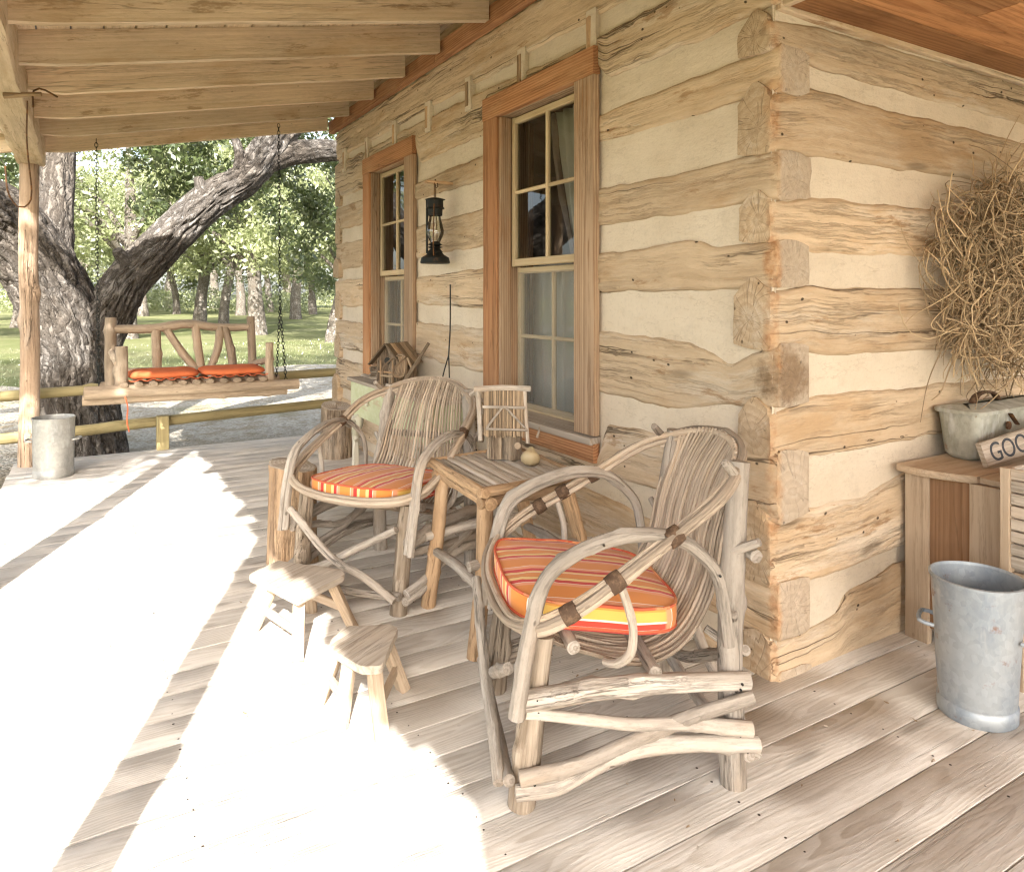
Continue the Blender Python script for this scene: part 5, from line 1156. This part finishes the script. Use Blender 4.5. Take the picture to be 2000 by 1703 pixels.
for pts, r in (([(-.16, 8.17, .95), (-.28, 8.2, 1.5), (-.27, 8.2, 1.86), (-.26, 8.2, 2.2), (-.24, 8.25, 2.65), (-.22, 8.3, 3.1), (-.1, 8.4, 3.8), (.2, 8.6, 5.2)], [.20, .165, .145, .14, .15, .14, .12, .07]),
               ([(1.42, 8.18, 2.55), (1.60, 8.2, 2.74), (1.95, 8.3, 2.92), (2.37, 8.4, 3.02), (2.9, 8.5, 3.12), (3.8, 9, 3.7)], [.12, .135, .12, .105, .09, .06]),
               ([(-1.9, 7.2, 3.0), (-2.2, 5.4, 4.1), (-2.4, 3.2, 5.2), (-2.6, 1.2, 5.8)], [.13, .10, .08, .04]),
               ([(-.1, 8.4, 3.8), (-1.2, 7.2, 5.0), (-1.8, 5.8, 6.0)], [.11, .08, .04]), ([(.1, 8.5, 4.6), (1.2, 9.4, 5.6), (2.2, 10.4, 6.4)], [.10, .07, .04]),
               ([(2.2, 8.55, 3.9), (1.6, 9.6, 5.0), (1.2, 10.6, 5.6)], [.10, .07, .04]), ([(1.40, 8.15, 2.62), (1.43, 8.25, 2.85), (1.38, 8.5, 3.2)], [.07, .05, .03]), ([(.36, 8.0, 1.62), (.27, 7.95, 1.72), (.25, 7.93, 1.76)], [.09, .06, .045]), ([(1.05, 8.1, 2.36), (1.0, 8.1, 2.5), (.99, 8.1, 2.55)], [.09, .06, .04])):
    mb = MB(); limb(mb, [lo(p) for p in pts], r, 48, .03, .8); mb.build('limb', M['bark'], ok, angle=80)
g = np.random.default_rng(12); cen = []
while len(cen) < 215:
    p = np.array([g.uniform(-7, 5), g.uniform(-1.5, 13.5), g.uniform(4.0, 8.2)])
    yh = p[1] + 1.423 * p[2]; xh = p[0] + .59 * p[2]
    if yh < 6.55 + max(0, xh - .1) * 1.2 and xh > -3: continue
    if p[0] > -.9 and p[1] < 7.2 and p[2] < 4.6: continue
    cen.append(p)
rad = [.62] * len(cen)
while len(cen) < 255:                                              # low branches whose shade falls on the post, pail and far boards
    z = g.uniform(3.6, 6.5); xh, yh = g.uniform(-1.5, .75), g.uniform(6.15, 8.6)
    if yh < 6.15 + max(0, xh) * .8: continue
    cen.append(np.array([xh - .59 * z, yh - 1.423 * z, z])); rad.append(g.uniform(.25, .5))
leaf_mesh('crown', [lo(p) for p in cen], 260, np.array(rad), .055, M['leaf'], 3, parent=ok)
# sprays of the same oak hanging into view
cen = []
for px0, px1, y0, y1, z0, z1, n in ((.3, 3.4, 8.8, 11.5, 2.7, 4.2, 46), (2.4, 4.2, 9.5, 12, 1.5, 3.4, 30), (-1.8, -.2, 9, 11, 2.6, 3.6, 14), (.6, 2.2, 9.6, 11, 2.3, 3.2, 14)):
    for _ in range(n): cen.append((g.uniform(px0, px1), g.uniform(y0, y1), g.uniform(z0, z1)))
leaf_mesh('hanging_foliage', [lo(p) for p in cen], 210, .30, .045, M['leaf'], 4, parent=ok)
mb = MB(); random.seed(8)
for p in cen[::2]:
    p = np.array(p); a = p + np.array([random.uniform(-.6, .6), random.uniform(.1, .8), random.uniform(.3, .9)]); tube(mb, [lo(a), lo((a + p) / 2 + np.array([0, 0, .05])), lo(p)], [.014, .008, .004], 5, .1, .1, cap=False)
mb.build('twigs', M['bark'], ok)

# trees across the lawn: three built, the rest copies with their parts
def far_tree(seed, h, r, lean, nl, label, white=False):
    random.seed(seed); g = np.random.default_rng(seed); t = thing('lawn_tree', label, 'tree', (0, 0, GZ), group='trees across the lawn'); mb = MB()
    P = [(0, 0, -.3), (lean * .2, .05, h * .12), (lean * .5, -.05, h * .28), (lean, 0, h * .45), (lean * 1.3, .2, h * .75)]
    limb(mb, P, [r * 1.45, r, r * .85, r * .65, r * .2], 20, .12, 1.0); mb.build('trunk', M['bark_far'], t, angle=80)
    mb = MB(); tips = []
    for k in range(nl):
        q = random.uniform(.24, .42) * h; a = 6.283 * k / nl + random.uniform(-.4, .4); b = np.array([lean * q / (h * .45) * .7, 0, q]); L = random.uniform(.34, .62) * h
        m1 = b + np.array([math.cos(a) * L * .35, math.sin(a) * L * .35, L * .30]); m2 = b + np.array([math.cos(a) * L * .75, math.sin(a) * L * .75, L * .42 + random.uniform(-.1, .2) * h * .3]); m3 = m2 + np.array([math.cos(a) * L * .3, math.sin(a) * L * .3, random.uniform(-.10, .06) * h])
        tube(mb, [b, m1, m2, m3], [r * .5, r * .36, r * .2, r * .07], 8, .25, .15); tips += [m1 + (0, 0, .3), (m1 + m2) / 2, m2, m3, m3 + g.normal(0, .5, 3), m2 + g.normal(0, .8, 3)]
        for _ in range(2):
            c = m2 + g.normal(0, 1, 3) * h * .08; tube(mb, [m1, (m1 + c) / 2 + (0, 0, .2), c], [r * .2, r * .12, r * .04], 6, .3, .1); tips += [c, c + g.normal(0, .5, 3), c + g.normal(0, .6, 3)]
    mb.build('limbs', M['bark_far'], t)
    tips = np.array(tips); tips = np.vstack([tips, tips + g.normal(0, .7, tips.shape), [(lean + g.normal(0, h * .16), g.normal(0, h * .16), h * g.uniform(.62, .98)) for _ in range(40)]])
    tips[:, 2] = np.maximum(tips[:, 2], h * .17)
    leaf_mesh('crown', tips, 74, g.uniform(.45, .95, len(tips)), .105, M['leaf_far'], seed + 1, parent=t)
    return t
protos = [far_tree(31, 9.5, .25, .5, 7, ''), far_tree(47, 8.0, .17, -.9, 6, ''), far_tree(59, 11., .29, .2, 8, '')]
def copy_tree(o):
    c = o.copy(); COL.objects.link(c)
    for ch in list(o.children): d = ch.copy(); COL.objects.link(d); d.parent = c
    return c
PL = [  # px, ground px row, proto, scale, rot, what sets it apart
 (390, 634, 0, 1.0, .3, 'pale trunked tree left of centre behind the porch swing back'),
 (437, 637, 1, 1.1, 1.9, 'tree with a grey trunk just right of the swing back middle spindles'),
 (645, 668, 1, .8, 2.6, 'pale leaning tree nearest the cabin wall end'),
 (578, 623, 2, .95, .9, 'bright sunlit tree well beyond the lawn between the swing chain and the cabin'),
 (612, 614, 0, 1.0, 2.2, 'tree standing behind the pale leaning tree by the cabin wall end'),
 (470, 616, 2, 1.0, 4.0, 'tree at the far lawn edge behind the right swing post'),
 (345, 614, 1, 1.3, 5.1, 'tree at the far lawn edge under the arching oak limb'),
 (280, 618, 0, 1.1, 3.4, 'tree at the far lawn edge hidden partly by the arching oak limb'),
 (530, 609, 1, 1.5, .6, 'distant tree seen between the right swing chain strands'),
 (225, 612, 2, 1.0, 2.9, 'distant tree in the fork of the big oak'),
 (30, 640, 1, 1.0, 4.4, 'tree left of the far porch post beside the driveway'),
 (-60, 628, 2, .9, 1.1, 'tree at the far left edge beyond the driveway'),
 (700, 618, 2, 1.0, 1.6, 'tree mostly hidden behind the far end of the cabin'),
 (150, 607, 0, 1.4, 5.5, 'distant tree between the far porch post and the oak trunk'),
 (420, 603.5, 2, 1.6, 3.0, 'tallest tree on the skyline behind the swing'),
 (330, 602.5, 0, 1.9, 1.0, 'broad tree on the skyline above the left swing post'),
 (560, 602, 0, 2.0, 4.2, 'broad tree on the skyline near the cabin'),
 (90, 603, 2, 1.6, .2, 'broad tree on the skyline at the left'),
 (240, 602, 1, 2.3, 3.9, 'skyline tree behind the oak fork'),
 (660, 602, 1, 2.2, 2.2, 'skyline tree behind the cabin corner'),
 (505, 652, 0, .95, 2.5, 'leafy tree standing on the near lawn right of the swing'),
 (250, 660, 2, .8, .9, 'leafy tree close behind the fork of the big oak'),
 (-150, 668, 0, .9, 3.3, 'tree near the gravel just outside the left edge'),
]
used = set()
def ground_at(px, py):
    f, hz = 1405., 581.; d = (1.3 - GZ) * f / (py - hz); a = (px - 1000) / f * d
    return (.5086 * d + .8610 * a, .8610 * d - .5086 * a)
for px, py, k, s, rz, lab in PL:
    x, y = ground_at(px, py); o = protos[k] if k not in used else copy_tree(protos[k]); used.add(k)
    o.location = (x, y, GZ); o.rotation_euler = (0, 0, rz); s *= 1.22; o.scale = (s, s, s); o['label'] = lab
# low brush along the lawn edge
cen = []; g = np.random.default_rng(77)
for i in range(420):
    px = g.uniform(-120, 720); py = g.uniform(601.5, 611); x, y = ground_at(px, py); cen.append((x, y, GZ + g.uniform(.2, 2.2)))
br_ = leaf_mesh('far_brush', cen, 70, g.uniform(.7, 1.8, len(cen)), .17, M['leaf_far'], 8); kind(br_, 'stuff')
cen = []
for i in range(650):
    px = g.uniform(-250, 760); py = g.uniform(599.2, 601.5); x, y = ground_at(px, py); cen.append((x, y, GZ + g.uniform(.2, 22)))
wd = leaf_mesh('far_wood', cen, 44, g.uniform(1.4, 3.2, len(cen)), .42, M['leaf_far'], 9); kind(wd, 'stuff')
# grass tufts at the gravel border and dry leaves on the floor and yard
g = np.random.default_rng(41); N_ = 13000
X = g.uniform(-9, 13, N_); Y = g.uniform(11, 28, N_); keep = (Y > 14.4 + 1.5 * fbm(X * .4, Y * .4, 0, 3)) | (fbm(X * .9, Y * .9, 4, 3) > .30); X = X[keep]; Y = Y[keep]; N_ = len(X)
V = np.zeros((N_, 3, 3)); a = g.uniform(0, 6.28, N_); h = g.uniform(.03, .08, N_); V[:, 0] = np.stack([X - .012 * np.cos(a), Y - .012 * np.sin(a), np.full(N_, GZ)], -1); V[:, 1] = np.stack([X + .012 * np.cos(a), Y + .012 * np.sin(a), np.full(N_, GZ)], -1)
V[:, 2] = np.stack([X + g.normal(0, .03, N_), Y + g.normal(0, .03, N_), GZ + h], -1)
me = bpy.data.meshes.new('grass'); me.from_pydata(V.reshape(-1, 3).tolist(), [], [(3 * i, 3 * i + 1, 3 * i + 2) for i in range(N_)]); me.attributes.new('pc', 'FLOAT', 'POINT').data.foreach_set('value', np.repeat(g.random(N_), 3).astype(np.float32)); me.materials.append(M['leaf_far'])
go = bpy.data.objects.new('grass', me); COL.objects.link(go); kind(go, 'stuff')
g = np.random.default_rng(4); mb = MB()
for i in range(230):
    if i < 150: x, y, z, s = g.uniform(-.4, 2.9), g.uniform(.9, 6.5), .003, g.uniform(.004, .012)
    else: x, y, z, s = g.uniform(-3, 3), g.uniform(7.0, 13), GZ + .07, g.uniform(.015, .035)
    if y > 1.6 and x > 1.95 and y < 7: continue
    a = g.uniform(0, 6.28); c, s_ = math.cos(a), math.sin(a); q = [(-1, 0, .15), (-.3, .35, .0), (.6, .25, .25), (1, 0, .1), (.4, -.3, .0), (-.5, -.25, .2)]
    mb.add([(x + s * (u * c - v * s_), y + s * (u * s_ + v * c), z + s * w) for u, v, w in q], [(0, 1, 2, 3, 4, 5)])
kind(mb.build('leaf_litter', M['litter'], smooth=False), 'stuff')
kn = MB(); lathe(kn, (1.71, .655, .0025), [(.027, 0), (.024, .003), (.012, .005), (0, .004)], 16, wob=.25)
tag(kn.build('dried_pod', M['barkleg']), 'dark dried pod lying on the bare floor boards at lower right', 'pod')

# ================================================================== LIGHT, SKY, CAMERA
EL, AZ = R(33.0), math.atan2(-.383, -.924)
w = bpy.data.worlds.new('World'); SC.world = w; w.use_nodes = True; nt = w.node_tree
bg = nt.nodes['Background']; sk = nt.nodes.new('ShaderNodeTexSky'); sk.sky_type = 'NISHITA'; sk.sun_disc = False; sk.sun_elevation = EL; sk.sun_rotation = AZ % (2 * math.pi)
sk.dust_density = 3.0; sk.air_density = 1.0; sk.ozone_density = .6
hs = nt.nodes.new('ShaderNodeHueSaturation'); hs.inputs['Saturation'].default_value = .6; nt.links.new(sk.outputs[0], hs.inputs['Color']); nt.links.new(hs.outputs[0], bg.inputs[0]); bg.inputs[1].default_value = .15
l = bpy.data.lights.new('sun', 'SUN'); l.energy = 4.6; l.angle = R(.5); l.color = (1., .97, .92); so = bpy.data.objects.new('sun', l); COL.objects.link(so)
dv = Vector((.383 * math.cos(EL), .924 * math.cos(EL), -math.sin(EL))); so.rotation_euler = dv.to_track_quat('-Z', 'Y').to_euler(); so.location = (-3, -8, 8)
cam = bpy.data.cameras.new('camera'); co = bpy.data.objects.new('camera', cam); COL.objects.link(co); SC.camera = co
co.location = (0, 0, 1.3); co.rotation_euler = (R(90), 0, -math.atan2(.5086, .8610)); cam.sensor_width = 36; cam.lens = 36 * 1405 / 2000.; cam.shift_y = -270.5 / 2000.; cam.clip_start = .02; cam.clip_end = 1500
SC.view_settings.view_transform = 'Standard'; SC.view_settings.look = 'None'; SC.view_settings.gamma = 1; SC.view_settings.exposure = 1.98
cy = SC.cycles; cy.max_bounces = 9; cy.diffuse_bounces = 6; cy.glossy_bounces = 3; cy.transmission_bounces = 4; cy.transparent_max_bounces = 12; cy.sample_clamp_indirect = 6
cy.use_denoising = True; cy.filter_width = 1.25
try: cy.denoiser = 'OPENIMAGEDENOISE'; cy.denoising_input_passes = 'RGB_ALBEDO_NORMAL'
except Exception: pass
cy.caustics_reflective = False; cy.caustics_refractive = False
